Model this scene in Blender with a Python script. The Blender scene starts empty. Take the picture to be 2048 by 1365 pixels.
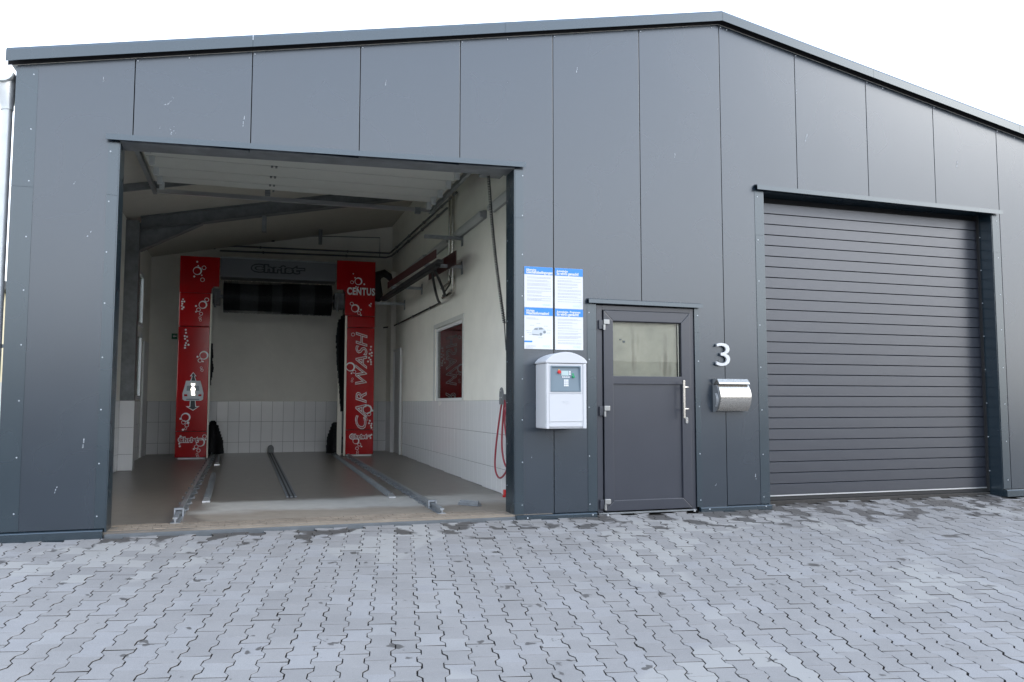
import bpy, math, random, mathutils
from math import sin, cos, tan, pi, radians, sqrt, hypot
from mathutils import Vector, Matrix
random.seed(7)
sc = bpy.context.scene

# ------------------------------------------------------------------ camera
CAM = Vector((1.0197, -7.8998, 1.1312)); YAW, PIT, ROL = 0.31016, 0.075426, 0.000606
FPX = 1653.0146
fw = Vector((sin(YAW)*cos(PIT), cos(YAW)*cos(PIT), sin(PIT)))
rt = Vector((cos(YAW), -sin(YAW), 0)); up = rt.cross(fw)
r2 = rt*cos(ROL) + up*sin(ROL); u2 = up*cos(ROL) - rt*sin(ROL)
cam = bpy.data.cameras.new('camera'); camo = bpy.data.objects.new('camera', cam)
sc.collection.objects.link(camo); sc.camera = camo
cam.sensor_width = 36; cam.lens = FPX/2048*36; cam.clip_end = 3000; cam.clip_start = .05
camo.matrix_world = Matrix(((r2.x, u2.x, -fw.x, CAM.x), (r2.y, u2.y, -fw.y, CAM.y), (r2.z, u2.z, -fw.z, CAM.z), (0, 0, 0, 1)))

# ------------------------------------------------------------------ light
SUN_EL, SUN_AZ = radians(28), math.atan2(1.5, -1.0)      # azimuth clockwise from +y
w = bpy.data.worlds.new('World'); sc.world = w; w.use_nodes = True
nt = w.node_tree; nt.nodes.clear()
out = nt.nodes.new('ShaderNodeOutputWorld'); bg = nt.nodes.new('ShaderNodeBackground')
sky = nt.nodes.new('ShaderNodeTexSky'); sky.sky_type = 'NISHITA'; sky.sun_disc = False
sky.sun_elevation = SUN_EL; sky.sun_rotation = SUN_AZ; sky.air_density = 1.0; sky.dust_density = 1.5; sky.ozone_density = 1.2
# thin high cloud veil over the clear sky: whitens it, a little patchy
tc = nt.nodes.new('ShaderNodeTexCoord'); cn = nt.nodes.new('ShaderNodeTexNoise'); cn.inputs['Scale'].default_value = 2.2
cn.inputs['Detail'].default_value = 5
cr = nt.nodes.new('ShaderNodeMapRange'); cr.inputs['From Min'].default_value = .3; cr.inputs['From Max'].default_value = .7
cr.inputs['To Min'].default_value = .78; cr.inputs['To Max'].default_value = .92
mx = nt.nodes.new('ShaderNodeMix'); mx.data_type = 'RGBA'
sz = nt.nodes.new('ShaderNodeSeparateXYZ'); nt.links.new(tc.outputs['Generated'], sz.inputs[0])
gz = nt.nodes.new('ShaderNodeMapRange'); gz.inputs['From Min'].default_value = .0; gz.inputs['From Max'].default_value = .62; nt.links.new(sz.outputs[2], gz.inputs['Value'])
vc = nt.nodes.new('ShaderNodeMix'); vc.data_type = 'RGBA'; vc.inputs[6].default_value = (15.0, 15.2, 15.4, 1); vc.inputs[7].default_value = (7.8, 9.6, 12.6, 1)
nt.links.new(gz.outputs[0], vc.inputs[0]); nt.links.new(vc.outputs[2], mx.inputs[7])
nt.links.new(tc.outputs['Generated'], cn.inputs['Vector']); nt.links.new(cn.outputs['Fac'], cr.inputs['Value'])
nt.links.new(cr.outputs['Result'], mx.inputs[0]); nt.links.new(sky.outputs['Color'], mx.inputs[6])
nt.links.new(mx.outputs[2], bg.inputs['Color']); nt.links.new(bg.outputs['Background'], out.inputs['Surface'])
bg.inputs['Strength'].default_value = .10
sun = bpy.data.lights.new('sun', 'SUN'); sun.energy = .6; sun.angle = radians(24); sun.color = (1, .95, .88)
suno = bpy.data.objects.new('sun', sun); sc.collection.objects.link(suno)
sd = Vector((sin(SUN_AZ)*cos(SUN_EL), cos(SUN_AZ)*cos(SUN_EL), sin(SUN_EL)))
suno.rotation_euler = sd.to_track_quat('Z', 'Y').to_euler()
sc.view_settings.view_transform = 'Standard'; sc.view_settings.look = 'None'
sc.view_settings.exposure = 1.15; sc.view_settings.gamma = 1; sc.view_settings.use_curve_mapping = False
sc.render.engine = 'CYCLES'
sc.cycles.max_bounces = 14; sc.cycles.diffuse_bounces = 10; sc.cycles.glossy_bounces = 5; sc.cycles.transparent_max_bounces = 8
sc.cycles.use_denoising = True; sc.cycles.sample_clamp_indirect = 8

# ------------------------------------------------------------------ materials
def lin(r, g, b): return tuple(((c/255/12.92) if c/255 <= .04045 else ((c/255+.055)/1.055)**2.4) for c in (r, g, b)) + (1,)
MATS = {}
def mat(name, col, rough=.5, metal=0, coat=0, ior=1.5, vary=0, vscale=6, bump=0, bscale=60, emit=None, spec=.5, coat_rough=.05, stretch=(1, 1, 1)):
    m = bpy.data.materials.new(name); m.use_nodes = True; n = m.node_tree; p = n.nodes['Principled BSDF']
    p.inputs['Base Color'].default_value = tuple(col[:3]) + (1,); p.inputs['Roughness'].default_value = rough
    p.inputs['Metallic'].default_value = metal; p.inputs['IOR'].default_value = ior; p.inputs['Specular IOR Level'].default_value = spec
    p.inputs['Coat Weight'].default_value = coat; p.inputs['Coat Roughness'].default_value = coat_rough
    if emit: p.inputs['Emission Color'].default_value = tuple(emit[:3]) + (1,); p.inputs['Emission Strength'].default_value = emit[3]
    if vary or bump:
        t = n.nodes.new('ShaderNodeTexCoord'); mp = n.nodes.new('ShaderNodeMapping'); mp.inputs['Scale'].default_value = stretch
        n.links.new(t.outputs['Object'], mp.inputs['Vector'])
    if vary:
        a = n.nodes.new('ShaderNodeTexNoise'); a.inputs['Scale'].default_value = vscale; a.inputs['Detail'].default_value = 8 if vscale > 2.5 or bscale > 20 else 1.5; a.inputs['Roughness'].default_value = .65
        n.links.new(mp.outputs[0], a.inputs['Vector'])
        r = n.nodes.new('ShaderNodeMapRange'); r.inputs['From Min'].default_value = .3; r.inputs['From Max'].default_value = .7
        r.inputs['To Min'].default_value = 1-vary; r.inputs['To Max'].default_value = 1+vary
        n.links.new(a.outputs['Fac'], r.inputs['Value'])
        h = n.nodes.new('ShaderNodeHueSaturation'); h.inputs['Color'].default_value = tuple(col[:3]) + (1,)
        n.links.new(r.outputs[0], h.inputs['Value']); n.links.new(h.outputs[0], p.inputs['Base Color'])
        rr = n.nodes.new('ShaderNodeMapRange'); rr.inputs['From Min'].default_value = .3; rr.inputs['From Max'].default_value = .7
        rr.inputs['To Min'].default_value = rough*(1-vary*.6); rr.inputs['To Max'].default_value = min(1, rough*(1+vary*.6))
        n.links.new(a.outputs['Fac'], rr.inputs['Value']); n.links.new(rr.outputs[0], p.inputs['Roughness'])
    if bump:
        b = n.nodes.new('ShaderNodeTexNoise'); b.inputs['Scale'].default_value = bscale; b.inputs['Detail'].default_value = 4 if bscale > 5 else 0
        n.links.new(mp.outputs[0], b.inputs['Vector'])
        bp = n.nodes.new('ShaderNodeBump'); bp.inputs['Strength'].default_value = bump; bp.inputs['Distance'].default_value = .01
        n.links.new(b.outputs['Fac'], bp.inputs['Height']); n.links.new(bp.outputs[0], p.inputs['Normal'])
    MATS[name] = m; return m

M_panel = mat('anthracite_panel', (.007, .015, .025), rough=.27, ior=2.0, vary=.07, vscale=1.2, bump=.03, bscale=1.1)
# scuffs and droppings on the panels
def add_scuffs(m, scale, thr, mapscale, amount=.8, col=(.62, .66, .68, 1)):
    n = m.node_tree; p = n.nodes['Principled BSDF']; src = p.inputs['Base Color'].links[0].from_socket
    t = n.nodes.new('ShaderNodeTexCoord'); mp = n.nodes.new('ShaderNodeMapping'); mp.inputs['Scale'].default_value = mapscale
    mp.inputs['Rotation'].default_value = (0, radians(14), 0)
    dn = n.nodes.new('ShaderNodeTexNoise'); dn.inputs['Scale'].default_value = 9; dn.inputs['Detail'].default_value = 6
    vm = n.nodes.new('ShaderNodeMixRGB'); vm.inputs[0].default_value = .06
    v = n.nodes.new('ShaderNodeTexVoronoi'); v.inputs['Scale'].default_value = scale
    n.links.new(t.outputs['Object'], mp.inputs['Vector']); n.links.new(t.outputs['Object'], dn.inputs['Vector'])
    n.links.new(mp.outputs[0], vm.inputs[1]); n.links.new(dn.outputs['Color'], vm.inputs[2]); n.links.new(vm.outputs[0], v.inputs['Vector'])
    # only some cells carry a mark
    lt = n.nodes.new('ShaderNodeMath'); lt.operation = 'LESS_THAN'; lt.inputs[1].default_value = thr
    sp = n.nodes.new('ShaderNodeSeparateColor'); g = n.nodes.new('ShaderNodeMath'); g.operation = 'GREATER_THAN'; g.inputs[1].default_value = .72
    n.links.new(v.outputs['Distance'], lt.inputs[0]); n.links.new(v.outputs['Color'], sp.inputs[0]); n.links.new(sp.outputs[0], g.inputs[0])
    fn = n.nodes.new('ShaderNodeTexNoise'); fn.inputs['Scale'].default_value = 90
    gg = n.nodes.new('ShaderNodeMath'); gg.operation = 'GREATER_THAN'; gg.inputs[1].default_value = .5
    n.links.new(t.outputs['Object'], fn.inputs['Vector']); n.links.new(fn.outputs['Fac'], gg.inputs[0])
    m1 = n.nodes.new('ShaderNodeMath'); m1.operation = 'MULTIPLY'; m2 = n.nodes.new('ShaderNodeMath'); m2.operation = 'MULTIPLY'
    m3 = n.nodes.new('ShaderNodeMath'); m3.operation = 'MULTIPLY'; m3.inputs[1].default_value = amount
    n.links.new(lt.outputs[0], m1.inputs[0]); n.links.new(g.outputs[0], m1.inputs[1]); n.links.new(m1.outputs[0], m2.inputs[0]); n.links.new(gg.outputs[0], m2.inputs[1])
    n.links.new(m2.outputs[0], m3.inputs[0])
    mix = n.nodes.new('ShaderNodeMixRGB'); mix.inputs[2].default_value = col
    n.links.new(m3.outputs[0], mix.inputs[0]); n.links.new(src, mix.inputs[1]); n.links.new(mix.outputs[0], p.inputs['Base Color'])
M_panel.node_tree.nodes['Principled BSDF'].inputs['Specular Tint'].default_value = (.93, .965, 1, 1)
M_trim = mat('anthracite_trim', (.008, .019, .028), rough=.27, ior=1.98, vary=.06, vscale=2, bscale=3)
M_trim.node_tree.nodes['Principled BSDF'].inputs['Specular Tint'].default_value = (.90, .965, 1, 1)
M_gate_tint = (.91, .94, 1, 1)
M_gate = mat('gate_slat_paint', (.012, .014, .021), rough=.32, ior=1.93, vary=.08, vscale=3, stretch=(.3, 1, 4))
M_pvc = mat('door_foil', (.026, .029, .040), rough=.3, ior=1.7, vary=.05, vscale=4)
M_white = mat('white_plaster', (.89, .865, .79), rough=.75, vary=.05, vscale=2, bump=.08, bscale=120)
M_ceil = mat('roof_sheet_inside', (.56, .53, .47), rough=.6, vary=.05)
M_sect = mat('sectional_door_panel', (.62, .62, .59), rough=.5, vary=.03)
M_tile = mat('glazed_white_tile', (.82, .82, .82), rough=.14, vary=.02, vscale=3)
M_grout = mat('grout', (.16, .16, .16), rough=.9)
M_galv = mat('galvanised_steel', (.36, .38, .40), rough=.42, metal=.75, vary=.22, vscale=9, bump=.04, bscale=30)
M_galvd = mat('galvanised_steel_dull', (.20, .21, .215), rough=.6, metal=.3, vary=.28, vscale=7, bump=.04, bscale=30)
M_zinc = mat('zinc_gutter', (.62, .64, .64), rough=.45, metal=.5, vary=.1, vscale=5)
M_steel = mat('brushed_stainless', (.60, .57, .52), rough=.27, metal=1, vary=.08, vscale=40, bump=.03, bscale=200, stretch=(1, 1, 12))
M_hinge = mat('silver_paint', (.36, .36, .35), rough=.35, metal=.7)
M_black = mat('black_rubber', (.015, .015, .016), rough=.6)
M_dark = mat('dark_void', (.012, .012, .013), rough=.8)
M_brush = mat('black_bristle', (.012, .013, .015), rough=.7, vary=.5, vscale=30, stretch=(1, 1, .1))
M_brushg = mat('grey_bristle', (.055, .058, .062), rough=.7, vary=.4, vscale=40, stretch=(1, 1, .1))
M_red = mat('gantry_red_paint', (.38, .003, .006), rough=.13, spec=.4)
M_redd = mat('dull_red_panel', (.055, .012, .012), rough=.45)
M_hose = mat('red_hose', (.30, .035, .05), rough=.45)
M_pw = mat('white_print', (.78, .78, .78), rough=.4)
M_pr = mat('red_print', (.30, .006, .01), rough=.35)
M_pk = mat('black_print', (.012, .02, .025), rough=.4)
M_beam = mat('silver_beam_cover', (.15, .158, .17), rough=.38, metal=.3)
M_cream = mat('cream_side_frame', (.75, .70, .60), rough=.4)
M_term = mat('terminal_plastic', (.55, .555, .57), rough=.35)
M_termp = mat('terminal_grey_plate', (.15, .20, .235), rough=.4)
M_key = mat('white_key', (.8, .8, .8), rough=.35)
M_scr = mat('screen', (.45, .55, .55), rough=.15)
M_estop = mat('emergency_red', (.6, .02, .02), rough=.3)
M_green = mat('start_green', (.01, .30, .12), rough=.3)
M_yel = mat('yellow_ring', (.75, .45, .05), rough=.4)
M_sign = mat('sign_white', (.64, .65, .66), rough=.3)
M_blue = mat('sign_blue', (.03, .22, .62), rough=.3)
M_txt = mat('sign_grey_text', (.34, .35, .37), rough=.4)
M_lb = mat('sign_pale_blue', (.45, .62, .85), rough=.4)
M_num = mat('house_number_steel', (.56, .57, .58), rough=.35, metal=.4)
M_screw = mat('screw_head', (.46, .49, .52), rough=.4, metal=.3)
M_exit = mat('exit_green', (.005, .16, .07), rough=.4)
M_led = mat('led_letters', (.9, .85, .7), emit=(1, .92, .75, 3.0))
M_fit = mat('lamp_diffuser', (.55, .56, .55), rough=.35)
M_fitg = mat('lamp_housing', (.30, .31, .31), rough=.5)
M_grass = mat('grass_blades', (.07, .12, .025), rough=.9, vary=.3)
M_asph = mat('yard_asphalt', (.060, .062, .066), rough=.9, vary=.2, vscale=.7, bump=.1)
M_joint = mat('joint_sand', (.04, .036, .032), rough=1, vary=.4, vscale=20)
M_far = mat('field_ground', (.10, .12, .06), rough=1, vary=.3, vscale=.05)
M_dwall = mat('brown_brick_wall', (.11, .09, .075), rough=.9, vary=.3, vscale=.6)
M_droof = mat('dark_roof', (.05, .05, .052), rough=.8, vary=.2)
M_sid = mat('pale_siding', (.5, .5, .46), rough=.7, vary=.05)
M_yelw = mat('cream_render', (.72, .62, .42), rough=.8)
M_sill = mat('concrete_sill', (.10, .11, .118), rough=.6, vary=.18, vscale=5, bump=.1)
M_board = mat('stained_standin_board', (.50, .445, .355), rough=.7, vary=.2, vscale=3, bump=.05, bscale=80)
M_alu = mat('aluminium_strip', (.75, .76, .77), rough=.3, metal=.8)
M_gate.node_tree.nodes['Principled BSDF'].inputs['Specular Tint'].default_value = M_gate_tint
# stains running down the stand-in board behind the door glass
n = M_board.node_tree; p = n.nodes['Principled BSDF']; src = p.inputs['Base Color'].links[0].from_socket
t = n.nodes.new('ShaderNodeTexCoord'); mp = n.nodes.new('ShaderNodeMapping'); mp.inputs['Scale'].default_value = (5, 1, .7)
a = n.nodes.new('ShaderNodeTexNoise'); a.inputs['Scale'].default_value = 1.6; a.inputs['Detail'].default_value = 5
r = n.nodes.new('ShaderNodeMapRange'); r.inputs['From Min'].default_value = .60; r.inputs['From Max'].default_value = .72; r.inputs['To Max'].default_value = .55
mix = n.nodes.new('ShaderNodeMixRGB'); mix.inputs[2].default_value = (.13, .105, .08, 1)
n.links.new(t.outputs['Object'], mp.inputs[0]); n.links.new(mp.outputs[0], a.inputs['Vector']); n.links.new(a.outputs['Fac'], r.inputs['Value'])
n.links.new(r.outputs[0], mix.inputs[0]); n.links.new(src, mix.inputs[1]); n.links.new(mix.outputs[0], p.inputs['Base Color'])
# fine horizontal ribbing of the gate slats
n = M_gate.node_tree; p = n.nodes['Principled BSDF']; t = n.nodes.new('ShaderNodeTexCoord'); wv = n.nodes.new('ShaderNodeTexWave')
wv.bands_direction = 'Z'; wv.inputs['Scale'].default_value = 25; bp = n.nodes.new('ShaderNodeBump'); bp.inputs['Strength'].default_value = .12; bp.inputs['Distance'].default_value = .002
n.links.new(t.outputs['Object'], wv.inputs['Vector']); n.links.new(wv.outputs['Fac'], bp.inputs['Height']); n.links.new(bp.outputs[0], p.inputs['Normal'])

def glass_mat(name, tint, tr, rough=0.0, f0=.06):
    m = bpy.data.materials.new(name); m.use_nodes = True; n = m.node_tree; n.nodes.clear()
    o = n.nodes.new('ShaderNodeOutputMaterial'); a = n.nodes.new('ShaderNodeBsdfTransparent'); a.inputs[0].default_value = tint
    g = n.nodes.new('ShaderNodeBsdfGlossy'); g.inputs['Roughness'].default_value = rough
    fr = n.nodes.new('ShaderNodeFresnel'); fr.inputs['IOR'].default_value = tr
    s = n.nodes.new('ShaderNodeMixShader')
    n.links.new(fr.outputs[0], s.inputs[0]); n.links.new(a.outputs[0], s.inputs[1]); n.links.new(g.outputs[0], s.inputs[2]); n.links.new(s.outputs[0], o.inputs[0])
    return m
M_glass = glass_mat('clear_glass', (.93, .95, .94, 1), 1.28)
M_glassd = glass_mat('dark_room_glass', (.5, .52, .52, 1), 2.0)

# wet floor of the wash bay: dark wet concrete, a dry light band, damp tan strip at the sill
M_floor = mat('bay_floor', (.12, .112, .10), rough=.35)
n = M_floor.node_tree; p = n.nodes['Principled BSDF']
t = n.nodes.new('ShaderNodeTexCoord'); sx = n.nodes.new('ShaderNodeSeparateXYZ'); n.links.new(t.outputs['Object'], sx.inputs[0])
nz = n.nodes.new('ShaderNodeTexNoise'); nz.inputs['Scale'].default_value = 1.1; nz.inputs['Detail'].default_value = 7
n.links.new(t.outputs['Object'], nz.inputs['Vector'])
def mth(op, a=None, b=None, n=n):
    q = n.nodes.new('ShaderNodeMath'); q.operation = op
    for i, v in enumerate((a, b)):
        if v is None: continue
        if isinstance(v, (int, float)): q.inputs[i].default_value = v
        else: n.links.new(v, q.inputs[i])
    return q.outputs[0]
def rng(v, a, b, c=0., d=1., n=n):
    q = n.nodes.new('ShaderNodeMapRange'); q.inputs['From Min'].default_value = a; q.inputs['From Max'].default_value = b
    q.inputs['To Min'].default_value = c; q.inputs['To Max'].default_value = d; q.interpolation_type = 'SMOOTHSTEP'; n.links.new(v, q.inputs['Value']); return q.outputs[0]
def mixc(f, a, b, n=n):
    q = n.nodes.new('ShaderNodeMixRGB'); n.links.new(f, q.inputs[0])
    for i, v in ((1, a), (2, b)):
        if isinstance(v, tuple): q.inputs[i].default_value = v
        else: n.links.new(v, q.inputs[i])
    return q.outputs[0]
wob = mth('MULTIPLY', mth('SUBTRACT', nz.outputs['Fac'], .5), 1.1)
yw = mth('ADD', sx.outputs[1], wob)
far = rng(yw, 1.62, 2.02)                     # wet beyond
near = rng(yw, 1.12, .78)                      # damp strip next to the sill
leftwet = rng(mth('ADD', sx.outputs[0], wob), .75, .45)
wet = mth('MAXIMUM', far, leftwet)
nz2 = n.nodes.new('ShaderNodeTexNoise'); nz2.inputs['Scale'].default_value = 8; nz2.inputs['Detail'].default_value = 8; n.links.new(t.outputs['Object'], nz2.inputs['Vector'])
drc = mixc(nz2.outputs['Fac'], (.33, .31, .28, 1), (.47, .445, .40, 1))
tan_ = mixc(nz2.outputs['Fac'], (.19, .155, .12, 1), (.28, .24, .19, 1))
wetc = mixc(nz2.outputs['Fac'], (.115, .098, .080, 1), (.20, .175, .148, 1))
c1 = mixc(near, drc, tan_); c2 = mixc(wet, c1, wetc)
n.links.new(c2, p.inputs['Base Color']); n.links.new(rng(wet, 0, 1, .8, .32), p.inputs['Roughness'])

# pavers
M_pav = bpy.data.materials.new('concrete_paver'); M_pav.use_nodes = True
n = M_pav.node_tree; p = n.nodes['Principled BSDF']; p.inputs['Roughness'].default_value = .8
g = n.nodes.new('ShaderNodeNewGeometry'); oi = n.nodes.new('ShaderNodeObjectInfo'); at = n.nodes.new('ShaderNodeAttribute'); at.attribute_name = 'rnd'
rn = mth('FRACT', mth('ADD', oi.outputs['Random'], at.outputs['Fac'], n), None, n)
rmp = n.nodes.new('ShaderNodeValToRGB'); n.links.new(rn, rmp.inputs[0])
e = rmp.color_ramp.elements; e[0].position = 0; e[0].color = (.226, .215, .206, 1); e[1].position = .55; e[1].color = (.245, .233, .223, 1)
for ps, c in ((.82, (.258, .249, .245, 1)), (1, (.268, .258, .248, 1))):
    q = e.new(ps); q.color = c
def noise(sc_, det, n=n, src=None, rough=.6):
    q = n.nodes.new('ShaderNodeTexNoise'); q.inputs['Scale'].default_value = sc_; q.inputs['Detail'].default_value = det; q.inputs['Roughness'].default_value = rough
    n.links.new(src or g.outputs['Position'], q.inputs['Vector']); return q.outputs['Fac']
hs = n.nodes.new('ShaderNodeHueSaturation'); n.links.new(rmp.outputs[0], hs.inputs['Color'])
sp_ = noise(260, 3, n); bl = noise(2.3, 6, n)
n.links.new(mth('ADD', rng(sp_, .3, .75, -.14, .16, n), rng(bl, .3, .7, .94, 1.06, n), n), hs.inputs['Value'])
sxy = n.nodes.new('ShaderNodeSeparateXYZ'); n.links.new(g.outputs['Position'], sxy.inputs[0])
# brown damp silt lying on some stones, mostly along the building
st = noise(3.6, 5, n, rough=.5)
prox = rng(sxy.outputs[1], -1.5, .0, -.16, .10, n)
rx = rng(sxy.outputs[0], 3.0, 7.0, -.03, .06, n)
stv = rng(mth('ADD', mth('ADD', st, prox, n), rx, n), .572, .628, 0, 1, n)
stq = mth('MULTIPLY', stv, rng(rn, .25, .3, 0, 1, n), n)
spots = rng(noise(6.5, 3, n, rough=.5), .685, .70, 0, .9, n)
stm = mth('MAXIMUM', stq, spots, n)
wh = rng(noise(14, 6, n, rough=.75), .70, .78, 0, .5, n)
patch = rng(noise(.62, 1.0, n, rough=.3), .575, .60, 0, 1, n)
lsel = mth('MAXIMUM', mth('MULTIPLY', patch, mth('GREATER_THAN', rn, .45, n), n), mth('GREATER_THAN', rn, .992, n), n)
hb = mixc(mth('MULTIPLY', lsel, .6, n), hs.outputs[0], (.315, .302, .280, 1), n)
ca = mixc(wh, hb, (.5, .5, .5, 1), n)
cb = mixc(stm, ca, (.080, .073, .067, 1), n)
n.links.new(cb, p.inputs['Base Color']); n.links.new(rng(stm, 0, 1, .78, .5, n), p.inputs['Roughness'])
bp = n.nodes.new('ShaderNodeBump'); bp.inputs['Strength'].default_value = .35; bp.inputs['Distance'].default_value = .004
n.links.new(sp_, bp.inputs['Height']); n.links.new(bp.outputs[0], p.inputs['Normal'])


# ------------------------------------------------------------------ mesh helpers
COL = sc.collection
class MB:
    def __init__(s): s.v = []; s.f = []
    def add(s, vs, fs):
        b = len(s.v); s.v += [tuple(v) for v in vs]; s.f += [tuple(i+b for i in f) for f in fs]; return s
    def box(s, x0, x1, y0, y1, z0, z1, ch=0):
        if ch and min(x1-x0, y1-y0, z1-z0) > 2.2*ch:
            # chamfered in the y direction front (towards -y)
            vs = [(x0, y1, z0), (x1, y1, z0), (x1, y1, z1), (x0, y1, z1), (x0, y0+ch, z0), (x1, y0+ch, z0), (x1, y0+ch, z1), (x0, y0+ch, z1),
                  (x0+ch, y0, z0+ch), (x1-ch, y0, z0+ch), (x1-ch, y0, z1-ch), (x0+ch, y0, z1-ch)]
            fs = [(0, 3, 2, 1), (0, 1, 5, 4), (1, 2, 6, 5), (2, 3, 7, 6), (3, 0, 4, 7), (4, 5, 9, 8), (5, 6, 10, 9), (6, 7, 11, 10), (7, 4, 8, 11), (8, 9, 10, 11)]
            return s.add(vs, fs)
        vs = [(x, y, z) for z in (z0, z1) for y in (y0, y1) for x in (x0, x1)]
        return s.add(vs, [(0, 2, 3, 1), (4, 5, 7, 6), (0, 1, 5, 4), (2, 6, 7, 3), (0, 4, 6, 2), (1, 3, 7, 5)])
    def prism(s, pts, axis, a, b):
        """polygon pts extruded along axis from a to b; pts in the other two axes (xz for y, yz for x, xy for z)"""
        def mk(p, t): return {'y': (p[0], t, p[1]), 'x': (t, p[0], p[1]), 'z': (p[0], p[1], t)}[axis]
        k = len(pts); vs = [mk(p, a) for p in pts] + [mk(p, b) for p in pts]
        fs = [tuple(range(k)), tuple(reversed(range(k, 2*k)))] + [(i, k+i, k+(i+1) % k, (i+1) % k) for i in range(k)]
        return s.add(vs, fs)
    def tube(s, pts, r, seg=8, caps=True):
        pts = [Vector(q) for q in pts]; b = len(s.v); rr = r if isinstance(r, (list, tuple)) else [r]*len(pts)
        ref = None
        for i, q in enumerate(pts):
            d = (pts[min(i+1, len(pts)-1)] - pts[max(i-1, 0)]).normalized()
            if ref is None: ref = Vector((0, 0, 1)) if abs(d.z) < .9 else Vector((1, 0, 0))
            u = d.cross(ref).normalized(); v = u.cross(d).normalized(); ref = v
            for k in range(seg):
                a = 2*pi*k/seg; s.v.append(tuple(q + u*cos(a)*rr[i] + v*sin(a)*rr[i]))
        for i in range(len(pts)-1):
            for k in range(seg):
                s.f.append((b+i*seg+k, b+i*seg+(k+1) % seg, b+(i+1)*seg+(k+1) % seg, b+(i+1)*seg+k))
        if caps: s.f.append(tuple(b+k for k in reversed(range(seg)))); s.f.append(tuple(b+(len(pts)-1)*seg+k for k in range(seg)))
        return s
    def disc(s, cx, cz, y, r, seg=18, th=.002):
        return s.prism([(cx+r*cos(2*pi*k/seg), cz+r*sin(2*pi*k/seg)) for k in range(seg)], 'y', y-th, y)
    def ring(s, cx, cz, y, r, t, seg=20, off=(0, 0), th=.002):
        vs = []; fs = []
        for k in range(seg):
            a = 2*pi*k/seg
            for (ox, oz, q) in ((0, 0, r), (off[0], off[1], r-t)):
                for yy in (y-th, y): vs.append((cx+ox+q*cos(a), yy, cz+oz+q*sin(a)))
        for k in range(seg):
            a = 4*k; b_ = 4*((k+1) % seg)
            fs += [(a, b_, b_+2, a+2), (a+1, a+3, b_+3, b_+1), (a, a+1, b_+1, b_), (a+2, b_+2, b_+3, a+3)]
        return s.add(vs, fs)
    def build(s, name, m, parent=None, smooth=False, bev=0, org=None):
        o3 = org if org is not None else (root_org(parent) if parent else Vector((0, 0, 0)))
        me = bpy.data.meshes.new(name); me.from_pydata([tuple(Vector(v)-o3) for v in s.v], [], s.f); me.materials.append(m)
        import bmesh
        bm = bmesh.new(); bm.from_mesh(me); bmesh.ops.recalc_face_normals(bm, faces=bm.faces[:])
        if bev:
            ed = [e_ for e_ in bm.edges if len(e_.link_faces) == 2 and e_.calc_face_angle(0) > .6]
            bmesh.ops.bevel(bm, geom=ed, offset=bev, segments=2, affect='EDGES', profile=.6)
        bm.to_mesh(me); bm.free()
        if smooth:
            for pl in me.polygons: pl.use_smooth = True
            try: me.set_sharp_from_angle(angle=radians(40))
            except Exception: pass
        o = bpy.data.objects.new(name, me); COL.objects.link(o)
        if parent: o.parent = parent
        return o
def root_org(o):
    v = Vector((0, 0, 0))
    while o: v += o.location; o = o.parent
    return v
def tag(o, label=None, cat=None, group=None, kind=None):
    if label: o['label'] = label
    if cat: o['category'] = cat
    if group: o['group'] = group
    if kind: o['kind'] = kind
    return o
def thing(name, loc, label, cat, group=None):
    o = bpy.data.objects.new(name, None); COL.objects.link(o); o.location = loc; o.empty_display_size = .1; return tag(o, label, cat, group)
def piece(me, name, loc, parent, rot=(0, 0, 0)):
    o = bpy.data.objects.new(name, me); COL.objects.link(o); o.parent = parent; o.location = Vector(loc)-root_org(parent); o.rotation_euler = rot; return o
def box(name, m, parent, *b, bev=0, ch=0): return MB().box(*b, ch=ch).build(name, m, parent, bev=bev)
def text(name, s, size, m, parent, loc, rot=(pi/2, 0, 0), sx=1, off=0, ext=.001, shear=0, outline=0, align='LEFT', spacing=1, sy=1, fit=None):
    cu = bpy.data.curves.new(name, 'FONT'); cu.body = s; cu.size = size; cu.offset = off; cu.extrude = ext; cu.shear = shear; cu.align_x = align
    cu.space_character = spacing; cu.resolution_u = 3
    if outline: cu.fill_mode = 'NONE'; cu.extrude = 0; cu.bevel_depth = outline; cu.bevel_resolution = 1
    o = bpy.data.objects.new('t', cu); COL.objects.link(o)
    bpy.context.view_layer.update(); dg = bpy.context.evaluated_depsgraph_get()
    me = bpy.data.meshes.new_from_object(o.evaluated_get(dg)); bpy.data.objects.remove(o)
    mw = Matrix.Translation(Vector(loc)-root_org(parent)) @ mathutils.Euler(rot).to_matrix().to_4x4() @ Matrix.Diagonal((sx, sy, 1, 1))
    me.transform(mw); me.materials.clear(); me.materials.append(m)
    if fit:
        og = root_org(parent); xs_ = [v.co.x for v in me.vertices]; zs_ = [v.co.z for v in me.vertices]
        a0, a1, c0, c1 = min(xs_), max(xs_), min(zs_), max(zs_)
        for v in me.vertices:
            v.co.x = fit[0]-og.x+(v.co.x-a0)*(fit[1]-fit[0])/(a1-a0); v.co.z = fit[2]-og.z+(v.co.z-c0)*(fit[3]-fit[2])/(c1-c0)
    q = bpy.data.objects.new(name, me); COL.objects.link(q); q.parent = parent; return q
def slp(y): return .088*y - .012 if y > -14 else .088*-14-.012
def flz(y): return .03+.0097*y
def roofz(x): return 5.40 - .1965*abs(x-6.0)

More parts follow.
